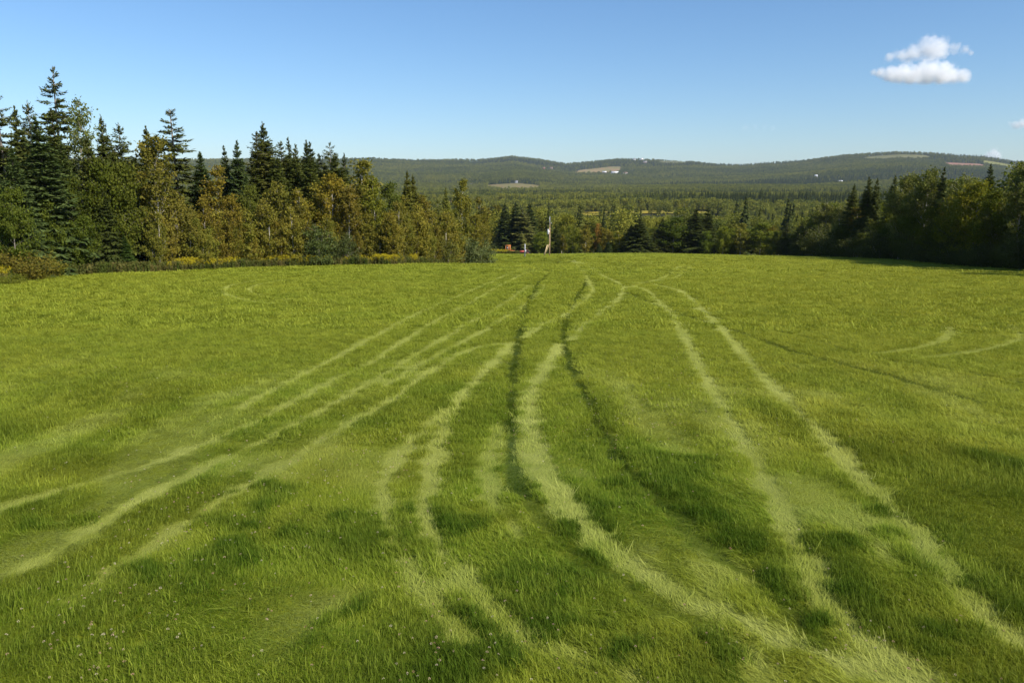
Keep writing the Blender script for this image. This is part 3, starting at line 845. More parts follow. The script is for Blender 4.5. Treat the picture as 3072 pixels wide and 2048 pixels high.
# the sky gaps and conifers behind the aspens
L('spruce', 437, 372, 10, 'spruce with a broken tip behind the brown aspen', wide=0.96, var=1)
L('gaunt', 513, 318, 11, 'tall open spruce with bare trunk showing, alone against the sky', wide=1.34, var=2, tint=(.9, .9, .8))
L('fir', 596, 449, 9, 'blue-green fir in the sky gap beside the tall open spruce', wide=1.22, var=1, tint=BL)
L('spire', 676, 432, 12, 'thin fir spire behind the orange aspen', wide=1.02, var=0)
L('fir', 707, 414, 10, 'dense blue-green narrow fir with a blunt tip', wide=0.96, var=2, tint=BL)
L('spruce', 791, 361, 12, 'tall dark broad spruce, the highest of the middle conifers', wide=1.09, var=2, tint=DK)
L('ragged', 766, 390, 11, 'brownish ragged spruce leaning on the tall dark broad spruce', wide=1.28, tint=(1.0, .9, .75))
L('ragged', 844, 419, 13, 'ragged spruce right beside the tall dark broad spruce', wide=1.15)
L('spire', 869, 407, 16, 'thinnest fir spire, standing behind the ragged spruces', wide=0.90, var=1)
L('spruce', 882, 428, 13, 'spruce under the thinnest fir spire', wide=0.90, var=3)
L('spruce', 911, 415, 14, 'pointed dark spruce between two narrow firs', wide=0.83, var=0, tint=DK)
L('spire', 934, 421, 13, 'narrow dark fir before the last open spruce', wide=1.28, var=0)
L('ragged', 957, 456, 14, 'low spruce between the narrow dark fir and the last open spruce', wide=1.02)
L('gaunt', 987, 424, 13, 'last open spruce of the thicket, its flat branches seen against the hill', wide=1.09, var=0)
L('spire', 1028, 455, 12, 'single fir spire standing over the hill line', wide=0.96, var=1)
# the olive and orange aspens of the thicket
L('aspen', 450, 398, 3, 'tall olive-brown aspen with pale trunk beside the dark hollow', wide=1.0, var=0, tint=(.85, .85, .8))
L('aspen', 522, 560, 2.5, 'slim olive aspen under the tall open spruce', wide=.95, var=1)
L('aspen', 560, 610, 1.2, 'low aspen with a leaning bare trunk at the field edge', wide=.9, var=2)
L('aspen', 654, 488, 5, 'reddish-orange aspen in front of the thin fir spire', wide=1.15, var=3, tint=RD)
L('aspen', 610, 590, 2.5, 'golden-brown aspen below the blue-green fir', wide=1.0, var=4, tint=(1.05, .95, .8))
L('aspen', 705, 585, 2, 'orange-brown aspen with two pale trunks in the thicket front', wide=1.0, var=0, tint=RD)
L('maple', 748, 540, 6, 'round green tree below the tall dark broad spruce', wide=.6, var=0, tint=(.9, .85, .85))
L('aspen', 790, 590, 2, 'olive aspen below the tall dark broad spruce', wide=1.0, var=1)
L('aspen', 842, 536, 4, 'olive aspen in front of the ragged spruces', wide=1.05, var=2, tint=(.95, 1, .9))
L('aspen', 905, 560, 3, 'yellow-brown aspen before the narrow dark fir', wide=1.0, var=3, tint=GD)
L('aspen', 965, 530, 4, 'olive-gold aspen left of the orange forked aspen', wide=1.0, var=4, tint=(1.1, 1.05, .8))
L('aspen', 995, 513, 3, 'orange aspen with a forked bare trunk', wide=1.05, var=0, tint=(1.25, 1.1, .75))
L('aspen', 1080, 473, 6, 'broad olive aspen rising over the hill line', wide=1.35, var=1, tint=(.95, 1.0, .9))
L('aspen', 1040, 545, 2, 'brown aspen right of the orange forked aspen', wide=1.0, var=2, tint=(.95, .85, .8))
L('aspen', 1128, 520, 4, 'green-gold aspen beside the broad olive aspen', wide=1.0, var=3, tint=(1.0, 1.15, .8))
L('maple', 1160, 540, 7, 'grey-green tree behind the green-gold aspen', wide=.7, var=1, tint=(.8, .8, .85))
L('spruce', 1218, 507, 8, 'brown-green spruce, taller of the close pair', wide=.8, var=1, tint=(1.3, 1.15, .8))
L('spruce', 1240, 518, 9, 'brown-green spruce, shorter of the close pair', wide=.8, var=2, tint=(1.3, 1.15, .8))
L('aspen', 1190, 600, 2, 'olive aspen below the close pair of spruces', wide=1.0, var=4)
L('aspen', 1275, 580, 4, 'brown aspen right of the close pair of spruces', wide=1.0, var=0, tint=(.9, .85, .8))
L('ragged', 1310, 590, 6, 'grey-green ragged spruce in the thin part of the thicket', wide=1.0, tint=(1.6, 1.5, 1.5))
L('spruce', 1335, 558, 10, 'olive spruce tip left of the tall narrow aspen', wide=.7, tint=(1.5, 1.4, .9))
L('aspen', 1384, 531, 5, 'tall narrow aspen with a bare white trunk below its crown', wide=.85, var=1, tint=(.95, 1, .8))
L('aspen', 1345, 640, 3, 'olive aspen beside the bare white trunk', wide=1.0, var=2)
L('aspen', 1447, 585, 5, 'pointed olive aspen near the end of the thicket', wide=.95, var=3, tint=(.9, .9, .8))
L('aspen', 1425, 640, 3, 'short aspen before the pointed olive aspen', wide=1.0, var=4, tint=(1.0, 1.0, .8))
L('aspen', 1497, 612, 7, 'dark olive aspen that ends the thicket towards the pole', wide=1.5, var=0, tint=(.80, .78, .7))
L('aspen', 1470, 630, 4, 'brown aspen just inside the end of the thicket', wide=1.2, var=1, tint=(.85, .75, .7))
# shrubs along the thicket front
L('willow', 950, 660, .5, 'rounded green willow below the orange forked aspen', wide=.85, var=0, tint=(.85, .95, .75))
L('willow', 1030, 690, 0, 'dense green willow in the middle of the thicket front', wide=.75, var=1, tint=(.8, .85, .7))
L('willow', 1385, 686, .8, 'largest sage-green willow dome near the end of the thicket', wide=1.05, var=2, tint=(1.05, 1.1, 1.1))
L('willow', 1440, 700, .6, 'sage-green willow joined to the largest willow dome', wide=.9, var=0, tint=(1.0, 1.05, 1.0))
L('willow', 1330, 705, .3, 'yellow-green willow before the largest willow dome', wide=.8, var=1, tint=(1.15, 1.05, .6))
L('sapling', 1490, 700, 2, 'brown sapling under the dark olive end aspen', wide=1.2, var=0, tint=(.8, .8, .7))

GA = 'aspens and saplings packed along the thicket front'
for k in range(74):       # the packed front row: nobody could tell these apart
    u = random.uniform(395, 1480)
    tree_at('sapling' if random.random() < .7 else 'aspen', u / D2F, random.uniform(600, 715) / D2F, front_y(u / D2F, 'L') + random.uniform(.5, 2.6),
            'thin-stemmed olive-brown aspen sapling packed into the thicket front', wide=random.uniform(.75, 1.1), tint=tuple(np.array([1, 1, .85]) * random.uniform(.75, 1.2) * np.array([random.uniform(.88, 1.12), 1, 1])), group=GA)
GB = 'trees filling the thicket behind its front row'
for k in range(56):
    u = random.uniform(420, 1480)
    vt = np.interp(u, [420, 600, 760, 1000, 1250, 1480], [560, 600, 570, 560, 590, 640])
    tree_at('aspen', u / D2F, (vt + random.uniform(-15, 60)) / D2F, front_y(u / D2F, 'L') + random.uniform(4, 11), 'olive aspen half hidden deep inside the thicket', name='aspen_tree',
            wide=random.uniform(.85, 1.2), tint=tuple(np.array([.95, .97, .8]) * random.uniform(.8, 1.15)), group=GB)
GC = 'conifers filling the dark wood at the left end'
for k in range(30):
    u = random.uniform(-260, 430)
    vt = np.interp(u, [-260, 0, 150, 430], [300, 400, 400, 470])
    tree_at('spruce' if k % 2 else 'fir', u / D2F, (vt + random.uniform(0, 60)) / D2F, front_y(u / D2F, 'L') + random.uniform(6, 18), 'dark conifer half hidden behind the firs and maples of the wood edge',
            wide=1.35, tint=DK, group=GC)
for k in range(12):
    u = 740 + 300 * (k + random.random()) / 12
    tree_at('spruce', u / D2F, random.uniform(450, 500) / D2F, front_y(u / D2F, 'L') + random.uniform(9, 17), 'green spruce half hidden behind the middle conifers of the thicket', wide=1.25, tint=(.9, .92, .75), group='spruces behind the middle of the thicket')

# ------------------------------------------------------------------ the row of trees beyond the brow of the field
def R_(kind, u, vtop, Y, label, **kw): return tree_at(kind, u / D2F, vtop / D2F, Y, label, **kw)
R_('spruce', 1517, 608, 231, 'dark spruce standing behind the orange tractor', wide=1.37, tint=(.6, .7, .75), var=0)
R_('spruce', 1550, 604, 233, 'tall dark spruce left of the grey spruce', wide=1.51, tint=(.6, .7, .75), var=1)
R_('spruce', 1590, 606, 234, 'tall dark spruce between the grey spruce and the pole', wide=1.51, tint=(.6, .7, .72), var=2)
R_('ragged', 1572, 622, 229, 'grey half-dead spruce behind the grey post', wide=1.82, tint=GY, var=0)
R_('maple', 1625, 690, 226, 'dark green broadleaf between the dark spruces and the pole', wide=1.23, tint=(0.94, 1.01, 0.94), var=0)
R_('spruce', 1668, 672, 208, 'small dark spruce right of the wooden pole', wide=1.51, tint=DK, var=3)
R_('maple', 1692, 640, 214, 'yellow-olive round tree over the wooden pole', wide=1.09, tint=(1.55, 1.28, 0.94), var=1)
R_('maple', 1720, 676, 190, 'olive-green tree where the wheel tracks vanish over the brow', wide=1.09, tint=(1.28, 1.15, 0.94), var=2)
R_('aspen', 1678, 742, 198, 'low green bush right of the pole foot', wide=2.40, tint=(1.08, 1.35, 1.08), name='bush', var=3)
R_('aspen', 1757, 684, 190, 'brownish slim tree beyond the brow', wide=1.76, tint=(1.28, 1.22, 1.08), var=0)
R_('aspen', 1795, 668, 192, 'thin reddish dying tree with a bare stem beyond the brow', wide=0.96, tint=(1.69, 1.08, 1.22), var=1)
R_('fir', 1796, 727, 189, 'small blue-green fir, left one of the low pair', wide=2.29, tint=BL, var=0)
R_('fir', 1826, 721, 189, 'small blue-green fir, right one of the low pair', wide=2.29, tint=BL, var=1)
R_('aspen', 1824, 684, 192, 'olive tree behind the low pair of blue-green firs', wide=1.92, tint=(1.35, 1.28, 1.08), var=2)
R_('aspen', 1862, 690, 190, 'yellow-green tree left of the broad spruce', wide=2.08, tint=(1.49, 1.49, 0.94), var=3)
R_('spruce', 1919, 652, 188, 'broad full-skirted spruce standing out on the brow', wide=2.49, tint=(.62, .68, .62), var=1)
R_('spruce', 1893, 672, 189, 'lower spruce leaning into the broad full-skirted spruce', wide=2.21, tint=(.62, .68, .62), var=2)
R_('ragged', 1965, 690, 189, 'brownish ragged tree right of the broad full-skirted spruce', wide=1.62, tint=(1.0, .95, .8), var=1)
R_('spruce', 1987, 652, 190, 'dark spruce left of the black-green broadleaf', wide=1.67, tint=DK, var=3)
R_('maple', 2022, 644, 189, 'dense black-green broadleaf between the spruces on the brow', wide=1.42, tint=(0.74, 0.81, 0.68), var=0)
R_('spruce', 2086, 622, 189, 'tallest spruce of the row on the brow', wide=1.94, tint=(.6, .66, .6), var=0)
R_('spruce', 2122, 623, 190, 'spruce twin right of the tallest spruce on the brow', wide=1.67, tint=(.65, .7, .6), var=1)
R_('maple', 2120, 690, 186, 'mid green young tree before the spruce twins', wide=1.09, tint=(1.08, 1.15, 1.01), var=1)
R_('maple', 2172, 676, 185, 'yellow-green pointed tree on the brow', wide=1.01, tint=(1.55, 1.42, 1.01), var=2)
R_('aspen', 2225, 668, 184, 'grey-olive aspen right of the yellow-green pointed tree', wide=1.76, tint=(1.08, 1.15, 1.08), var=4)
R_('maple', 2285, 662, 183, 'big round olive tree before the wood begins', wide=1.38, tint=(1.28, 1.22, 1.01), var=0)
R_('maple', 2320, 690, 178, 'olive shoulder tree beside the big round olive tree', wide=1.09, tint=(1.15, 1.11, 0.94), var=2)
R_('ragged', 2362, 664, 176, 'open-branched spruce right of the big round olive tree', wide=1.35, tint=(.8, .8, .7), var=0)
R_('spruce', 2404, 661, 172, 'dark spruce at the corner of the right-hand wood', wide=1.51, tint=DK, var=2)
R_('maple', 2455, 668, 165, 'dark broadleaf at the corner of the right-hand wood', wide=1.16, tint=(0.81, 0.84, 0.74), var=1)
GD_ = 'trees filling the row beyond the brow'
for k in range(34):
    u = random.uniform(1620, 2420)
    tree_at(random.choice(['maple', 'maple', 'poplar', 'aspen']), u / D2F, random.uniform(668, 712) / D2F, random.uniform(192, 205) - 25 * float(sstep(u, 2150, 2450)), 'low tree filling a gap in the row beyond the brow',
            wide=random.uniform(1.2, 1.7), tint=tuple(np.array([1.15, 1.1, .8]) * random.uniform(.7, 1.25)), group=GD_, name='tree')

# ------------------------------------------------------------------ the shaded wood on the right
def W(kind, u, vtop, back, label, **kw):
    return tree_at(kind, u / D2F, vtop / D2F, front_y(u / D2F, 'R') + back, label, **kw)
W('poplar', 2522, 612, 1, 'pale silvery poplar leaning out where the right-hand wood begins', wide=0.94, tint=(1.09, 1.04, 0.84), var=0)
W('spruce', 2562, 548, 4, 'dark spruce behind the pale silvery poplar', wide=1.0, tint=DK, var=0)
W('spruce', 2612, 526, 6, 'blackish spruce with a double top, first of the high trees', wide=1.0, tint=(0.75, 0.78, 0.72), var=3)
W('spruce', 2632, 531, 7, 'second tip of the blackish double-topped spruce', wide=.8, tint=(0.75, 0.78, 0.72), var=1)
W('aspen', 2628, 655, 0, 'small leaning birch with lit leaves before the dark wood', wide=1.1, tint=(1.23, 1.30, 0.96), var=2, tilt=-.10)
W('spruce', 2681, 520, 6, 'dark pointed top between the blackish spruce and the pale poplar', wide=.8, tint=DK, var=2)
W('poplar', 2719, 511, 3, 'pale grey-green poplar with visible white limbs', wide=1.06, tint=(1.16, 1.10, 0.84), var=1)
W('poplar', 2789, 495, 4, 'tall poplar with a long pale trunk in the right-hand wood', wide=1.00, tint=(0.98, 0.96, 0.66), var=2)
W('spire', 2832, 498, 6, 'slim dark conifer right of the long pale trunk', wide=1.1, tint=DK, var=0)
W('maple', 2890, 560, 2, 'golden-green aspen crown, left of the bright pair', wide=0.94, tint=(1.37, 1.10, 0.60), var=0)
W('maple', 2940, 535, 2.5, 'golden-green aspen crown, right of the bright pair', wide=1.00, tint=(1.30, 1.07, 0.60), var=1)
W('poplar', 2905, 515, 7, 'grey-green poplar behind the golden pair', wide=1.12, tint=(1.02, 1.01, 0.78), var=0)
W('spire', 2980, 486, 6, 'conifer tip poking above the golden pair', wide=1.2, tint=DK, var=1)
W('maple', 3010, 560, 3, 'dark olive tree between the conifer tip and the picture edge', wide=1.00, tint=(0.96, 0.88, 0.60), var=2)
W('poplar', 3078, 467, 3, 'tall broadleaf cut by the right picture edge', wide=.9, tint=(0.96, 0.94, 0.66), var=1)
W('maple', 2750, 600, 2, 'dark green understorey tree below the pale poplars', wide=1.00, tint=(0.82, 0.85, 0.66), var=0)
W('maple', 2680, 640, 1.5, 'dark broadleaf right of the small leaning birch', wide=1.00, tint=(0.75, 0.78, 0.60), var=2)
W('maple', 2835, 640, 1.5, 'dark broadleaf below the slim dark conifer', wide=1.00, tint=(0.82, 0.78, 0.60), var=1)
GE = 'trees filling the shaded right-hand wood'
for k in range(46):
    u = random.uniform(2480, 3420)
    vt = np.interp(u, [2480, 2620, 2800, 3072, 3420], [660, 590, 570, 560, 480])
    tree_at(random.choice(['maple', 'maple', 'poplar', 'maple', 'aspen']), u / D2F, (vt + random.uniform(0, 70)) / D2F, front_y(u / D2F, 'R') + random.uniform(1, 16), 'dark tree standing half hidden in the shaded right-hand wood', name='tree',
            wide=random.uniform(.9, 1.2), tint=tuple(np.array([1.0, .92, .62]) * random.uniform(.8, 1.1)), group=GE)
for k in range(44):
    u = 2455 + 760 * (k + random.uniform(-.4, .4)) / 44
    vb = np.interp(u, [2455, 2700, 3072, 3300], [775, 800, 830, 850])
    tree_at(random.choice(['willow', 'maple', 'willow']), u / D2F, (vb - random.uniform(70, 130)) / D2F, front_y(u / D2F, 'R') + random.uniform(-1.0, 1.5), 'low dark shrub closing the front of the shaded right-hand wood', name='understorey_shrub', cat='shrub',
            wide=random.uniform(1.0, 1.4), tint=(.75, .72, .5), group='shrubs along the front of the right-hand wood')
# depth of the wood towards the sun, so that its field side stands in its own shade
for k in range(40):
    y = random.uniform(48, 185); x = float(right_x(y)) + 7 + random.uniform(6, 24)
    set_tree('tree', random.choice(['maple', 'maple', 'poplar']), x, y, random.uniform(9.5, 12.5), 1.2, (.95, .9, .62), 'dark tree standing half hidden in the shaded right-hand wood', 'tree', GE)

def far_at(u, v, y0=1500, y1=4900):
    """Point of the far slopes seen at a picture position (bare ground)."""
    sx, sz = slopes(u, v)
    ys = np.arange(y0, y1, 10.0)
    d = height(sx * ys, ys) - (CAM_H + sz * ys)
    k = int(np.argmax(d > 0)) if (d > 0).any() else int(np.argmax(d))
    return float(sx * ys[k]), float(ys[k])
# ------------------------------------------------------------------ wooded valley and hills: far-off wood that reads as one mass
FIELDS = [  # name, centre x, y, half sizes, colour a, colour b  (open ground on the far slopes)
    ('golden_field', 118, 690, 60, 18, (.34, .25, .03), (.22, .21, .04)),
    ('ploughed_field', -50, 955, 34, 60, (.36, .17, .10), (.30, .20, .10)),
    ('stubble_field', *far_at(1178, 427), 84, 150, (.20, .14, .055), (.165, .155, .05)),
    ('hay_field', *far_at(1374, 396), 118, 190, (.30, .19, .09), (.20, .185, .065)),
    ('ploughed_field', *far_at(2216, 381), 90, 100, (.27, .125, .085), (.25, .165, .10)),
    ('hay_field', *far_at(2296, 379), 85, 100, (.19, .17, .045), (.16, .175, .05)),
    ('hilltop_field', *far_at(2060, 360), 165, 90, (.17, .15, .055), (.12, .125, .04)),
    ('hill_pasture', *far_at(1545, 374), 80, 90, (.17, .15, .055), (.12, .125, .04)),
]
HOUSES = [far_at(u, v) for u, v in [(1412, 400), (1388, 399), (1436, 401), (1249, 391), (1266, 390), (1083, 429), (1092, 430), (1186, 421), (1457, 370), (1474, 370), (1481, 376), (1874, 409), (1930, 422)]]
def in_fields(x, y, grow=1.0, front=0.0):
    m = np.zeros(len(x), bool)
    for hx, hy in HOUSES:
        m |= (np.abs(x - hx * (y / hy)) < 22) & (y > hy - 110) & (y < hy + 10)
    for _, cx, cy, a, b, _, _ in FIELDS:
        yy = y + np.where(y < cy, 0, 0)
        ex = np.abs(x - cx * (y / cy)) / (a * grow); ey = np.where(y < cy, (cy - y) / (b * grow + front), (y - cy) / (b * grow))
        m |= (ex ** 4 + ey ** 4 < 1.0 + .35 * vnoise(x, y, 30, 77))
    return m
for i, (nm, cx, cy, a, b, c1, c2) in enumerate(FIELDS):
    n, mth = 14, 40
    rr = np.linspace(0, 1, n); th = np.linspace(0, 2 * math.pi, mth, endpoint=False)
    Rr, Th = np.meshgrid(rr, th, indexing='ij')
    sq = (np.abs(np.cos(Th)) ** 4 + np.abs(np.sin(Th)) ** 4) ** -.25
    edge = 1 + .10 * vnoise(np.cos(Th) * 3 + i * 9, np.sin(Th) * 3, 1.0, 5)
    yy = cy + b * 1.06 * Rr * sq * np.sin(Th) * edge; xx = cx * (yy / cy) + a * 1.06 * Rr * sq * np.cos(Th) * edge
    zz = height(xx.ravel(), yy.ravel()) + (.5 + 1.2 * cy / 3000)
    idx = np.arange(n * mth).reshape(n, mth)
    f = np.stack([idx[:-1], np.roll(idx[:-1], -1, 1), np.roll(idx[1:], -1, 1), idx[1:]], -1).reshape(-1, 4)[:, ::-1]
    m, nt, out = new_mat(nm + '_soil')
    geo = N(nt, 'ShaderNodeNewGeometry')
    mp = N(nt, 'ShaderNodeMapping', {'Vector': geo.outputs['Position'], 'Scale': (.02, .004, .02)})
    nz = N(nt, 'ShaderNodeTexNoise', {'Vector': mp.outputs[0], 'Scale': 2.0, 'Detail': 6.0})
    k = math_n(nt, 'MULTIPLY_ADD', nz.outputs[0], 3.0, -1.0, clamp=True)
    p = N(nt, 'ShaderNodeBsdfPrincipled', {'Base Color': mix(nt, k, c1, c2), 'Roughness': .95, 'Specular IOR Level': .1})
    nt.links.new(p.outputs[0], out.inputs[0])
    o = link(bpy.data.objects.new(nm, np_mesh(nm, np.stack([xx.ravel(), yy.ravel(), zz], 1), [f], [m], smooth=True)))
    o['kind'] = 'structure'

def far_broad(seed, H, R, n, leaf):
    g = np.random.default_rng(seed)
    k = 16
    cz = g.uniform(.30, .92, k); rr = R * np.sin(np.pi * np.clip(cz, .12, .95) ** .85) ** .6 * g.uniform(.3, 1.0, k); az = g.uniform(0, 6.28, k)
    cc = np.stack([rr * np.cos(az), rr * np.sin(az), cz * H], 1)
    p = g.integers(0, k, n)
    c = cc[p] + g.normal(0, R * .30, (n, 3)) * np.array([1, 1, .9])
    c[:, 2] = np.clip(c[:, 2], .08 * H, H)
    v, f = leaf_faces(c, leaf, g, flat=.5, aspect=1.2)
    return proto('far_tree', np_mesh('far_tree', v, [f], [M['far_leaf']], {'rnd': np.repeat(np.clip(.5 * g.uniform(0, 1, k)[p] + .5 * g.uniform(0, 1, n), 0, 1), 4)}))

def far_conifer(seed, H, R, n):
    g = np.random.default_rng(seed)
    t = g.uniform(0, 1, n) ** 1.25; az = g.uniform(0, 6.28, n)
    t = np.round(t * 16) / 16 + g.normal(0, .012, n)
    t = np.clip(t, .02, 1)
    r = R * (1 - t) ** .85 * g.uniform(.35, 1.1, n)
    base = np.stack([r * np.cos(az) * .4, r * np.sin(az) * .4, t * H], 1)
    tip = np.stack([r * np.cos(az), r * np.sin(az), t * H - .22 * r + .03 * H * t], 1)
    sd = np.stack([-np.sin(az), np.cos(az), 0 * az], 1) * (.16 * r + .05)[:, None]
    mid = .55 * tip + .45 * base
    up = np.array([0, 0, .045 * H])
    v = np.stack([base + up, mid + sd, tip, mid - sd], 1).reshape(-1, 3)
    return proto('far_conifer', np_mesh('far_conifer', v, [np.arange(4 * n).reshape(n, 4)], [M['far_needle']], {'rnd': np.repeat(g.uniform(0, 1, n), 4)}))

def build_far_wood():
    P = [far_broad(500 + k, 11, 2.7, 620, .62) for k in range(5)] + [far_conifer(520 + k, 12, 2.3, 420) for k in range(4)]
    P += [far_broad(540 + k, 11, 2.7, 2600, .27) for k in range(5)] + [far_conifer(560 + k, 12, 2.3, 1300) for k in range(4)]
    def wood(name, y0, y1, spacing, scale, label, edge_fn=None):
        # jittered rows whose spacing widens with distance
        xs, ys = [], []
        y = y0
        while y < y1:
            sp = spacing(y)
            half = .74 * y + 40
            n = int(2 * half / sp)
            xs.append(np.linspace(-half, half, n) + rng.uniform(-.5, .5, n) * sp); ys.append(y + rng.uniform(-.5, .5, n) * sp)
            y += sp * .9
        x, y = np.concatenate(xs), np.concatenate(ys)
        k = ~in_fields(x, y, 1.0, 90.0)
        k |= (np.abs(y - 690) < 60) & (rng.uniform(0, 1, len(x)) < .22)
        if edge_fn is not None: k &= edge_fn(x, y)
        x, y = x[k], y[k]
        stand = fbm(x * .35, y, np.where(y < 1500, 95, 300), 201, 3)  # stands drawn out sideways; dark conifer bands imitate cloud shade
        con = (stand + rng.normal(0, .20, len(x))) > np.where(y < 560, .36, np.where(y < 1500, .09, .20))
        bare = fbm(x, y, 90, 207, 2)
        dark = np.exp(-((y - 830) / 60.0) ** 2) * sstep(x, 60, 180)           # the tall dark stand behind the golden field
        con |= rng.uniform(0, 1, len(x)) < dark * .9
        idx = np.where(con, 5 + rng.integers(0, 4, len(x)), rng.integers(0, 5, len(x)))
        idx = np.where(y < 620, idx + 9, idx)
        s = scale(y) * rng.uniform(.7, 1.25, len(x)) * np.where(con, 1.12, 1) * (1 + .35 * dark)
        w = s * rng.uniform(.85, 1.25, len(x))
        tone = np.clip(.47 + .60 * fbm(x * .5, y, np.where(y < 1500, 60, 150), 211, 3) + .25 * bare + rng.normal(0, .20, len(x)) - .3 * dark - .14 * sstep(y, 1300, 2400), 0, 1)  # stretched bands paint sunlit and shaded forest into the leaf colour
        n = len(x)
        print(name, n)
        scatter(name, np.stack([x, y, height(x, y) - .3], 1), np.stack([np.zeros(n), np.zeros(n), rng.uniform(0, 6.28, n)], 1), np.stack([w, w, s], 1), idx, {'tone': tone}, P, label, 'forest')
    def not_field(x, y): return (y > 236) | (x < left_x(y) - 22) | (x > right_x(y) + 30)
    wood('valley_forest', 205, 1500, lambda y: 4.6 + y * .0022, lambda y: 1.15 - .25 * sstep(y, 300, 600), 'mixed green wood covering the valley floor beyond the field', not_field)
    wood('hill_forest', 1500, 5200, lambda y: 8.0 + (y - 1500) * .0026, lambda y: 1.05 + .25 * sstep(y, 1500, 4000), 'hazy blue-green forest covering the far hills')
build_far_wood()

# ------------------------------------------------------------------ goldenrod and weeds along the uncut edge
def build_edge_weeds():
    mg, nt, out = new_mat('weed_leaf')
    tone = attr(nt, 'tone', True)
    leafy(nt, out, mix(nt, tone, (.075, .105, .016), (.200, .165, .050)), .3, .7, .08)
    my, nt, out = new_mat('goldenrod_bloom')
    leafy(nt, out, mix(nt, attr(nt, 'rnd'), (.36, .29, .012), (.50, .42, .03)), .25, .8, .05)
    protos = []
    for k in range(6):
        g = np.random.default_rng(700 + k); gold = k < 3
        V, F, mi, n0, rn = [], [], [], 0, []
        for s in range(9):
            b = g.normal(0, .16, 2); h = g.uniform(.65, 1.05)
            ln = g.normal(0, .10, 2)
            nl = 22
            t = g.uniform(.08, .95 if not gold else .8, nl)
            c = np.stack([b[0] + ln[0] * t, b[1] + ln[1] * t, t * h], 1) + g.normal(0, .025, (nl, 3))
            v, f = leaf_faces(c, .075, g, flat=.2, aspect=2.6)
            V.append(v); F.append(f + n0); n0 += len(v); mi += [0] * len(f); rn.append(g.uniform(0, 1, len(v)))
            sv = np.array([[b[0] - .006, b[1], 0], [b[0] + .006, b[1], 0], [b[0] + ln[0] + .003, b[1] + ln[1], h], [b[0] + ln[0] - .003, b[1] + ln[1], h]])
            V.append(sv); F.append(np.array([[0, 1, 2, 3]]) + n0); n0 += 4; mi.append(0); rn.append(np.zeros(4))
            if gold:
                nf = 26
                q = np.abs(g.normal(0, 1, nf)) * .10
                c = np.stack([b[0] + ln[0] + g.normal(0, .05, nf), b[1] + ln[1] + g.normal(0, .05, nf), h - q + .04], 1)
                v, f = leaf_faces(c, .045, g, aspect=1.2)
                V.append(v); F.append(f + n0); n0 += len(v); mi += [1] * len(f); rn.append(g.uniform(0, 1, len(v)))
        protos.append(proto('weed_clump', np_mesh('weed_clump', np.concatenate(V), [np.concatenate(F)], [mg, my], {'rnd': np.concatenate(rn)}, midx=mi)))
    n = 5200
    seg = rng.uniform(0, 1, n)
    ey = np.interp(seg, [0, .72, 1], [52, 116, 196]); ex = left_x(ey)
    off = np.abs(rng.normal(0, 1.0, n)) * 1.1
    x = ex - off + .35 + rng.normal(0, .12, n); y = ey + rng.normal(0, .3, n)
    bl = fbm(ex, ey, 5.5, 301, 2)
    keep = (off < 2.8)
    # the bank towards the tractors
    m = 420
    bx = rng.uniform(-13, -1, m); by = rng.uniform(150, 190, m)
    x = np.concatenate([x[keep], bx]); y = np.concatenate([y[keep], by]); bl = np.concatenate([bl[keep], fbm(bx, by, 5.5, 301, 2)])
    inside = np.concatenate([np.ones(keep.sum(), bool), bx < left_x(by) + 2.0]); x, y, bl = x[inside], y[inside], bl[inside]
    m = 620
    tu = 1132 + 60 * rng.uniform(0, 1, m) ** 1.6; tY = rng.uniform(184, 193, m)
    x = np.concatenate([x, slopes(tu, 585)[0] * tY]); y = np.concatenate([y, tY]); bl = np.concatenate([bl, .1 + .45 * sstep(tu, 1175, 1145) - .5 * sstep(tu, 1165, 1190)])
    n = len(x)
    gold = (bl + rng.normal(0, .28, n)) > .40
    idx = np.where(gold, rng.integers(0, 3, n), 3 + rng.integers(0, 3, n))
    sc = rng.uniform(.6, 1.15, n) * np.where(gold, 1.05, .9)
    scatter('goldenrod_and_weeds', np.stack([x, y, height(x, y)], 1), np.stack([np.zeros(n), np.zeros(n), rng.uniform(0, 6.28, n)], 1), np.stack([sc, sc, sc], 1), idx,
            {'tone': np.clip(rng.normal(.4, .28, n), 0, 1)}, protos, 'yellow goldenrod and uncut weeds along the foot of the thicket', 'wildflowers')
build_edge_weeds()
L('bush', 18, 815, -2.6, 'low yellow-green weedy bush in the corner of the field by the picture edge', wide=1.9, var=1, tint=(.85, 1.05, .7))
L('bush', 92, 822, -1.8, 'low tawny weeds in front of the brown bushes', wide=1.9, var=0, tint=(.95, .95, .65))

# ------------------------------------------------------------------ utility pole, post, stakes and tractors on the brow
M['pole_wood'] = plain('weathered_pole_wood', (.46, .31, .18), .8, 0, .25, 3)
M['stake_wood'] = plain('yellow_stake_wood', (.62, .47, .24), .75, 0, .2, 5)
M['galv'] = plain('galvanised_metal', (.46, .47, .48), .5, .6, .12, 6)
M['grey_paint'] = plain('pale_grey_paint', (.34, .34, .34), .6, 0, .15, 6)
M['white_paint'] = plain('white_paint', (.46, .46, .45), .6, 0, .08, 3)
M['wire'] = plain('dark_wire', (.03, .03, .03), .6, .2, .1, 5)
M['orange'] = plain('faded_orange_paint', (.72, .26, .06), .5, 0, .2, 3)
M['red'] = plain('faded_red_paint', (.34, .055, .04), .55, 0, .3, 3)
M['rubber'] = plain('black_rubber', (.022, .022, .024), .8, 0, .2, 8)
M['rim'] = plain('rusty_rim', (.16, .07, .04), .6, 0, .15, 5)
M['iron'] = plain('dark_engine_iron', (.05, .045, .04), .7, .2, .3, 6)
M['pane'] = plain('dark_cab_glass', (.045, .05, .05), .12, 0, .05, 2, .6)

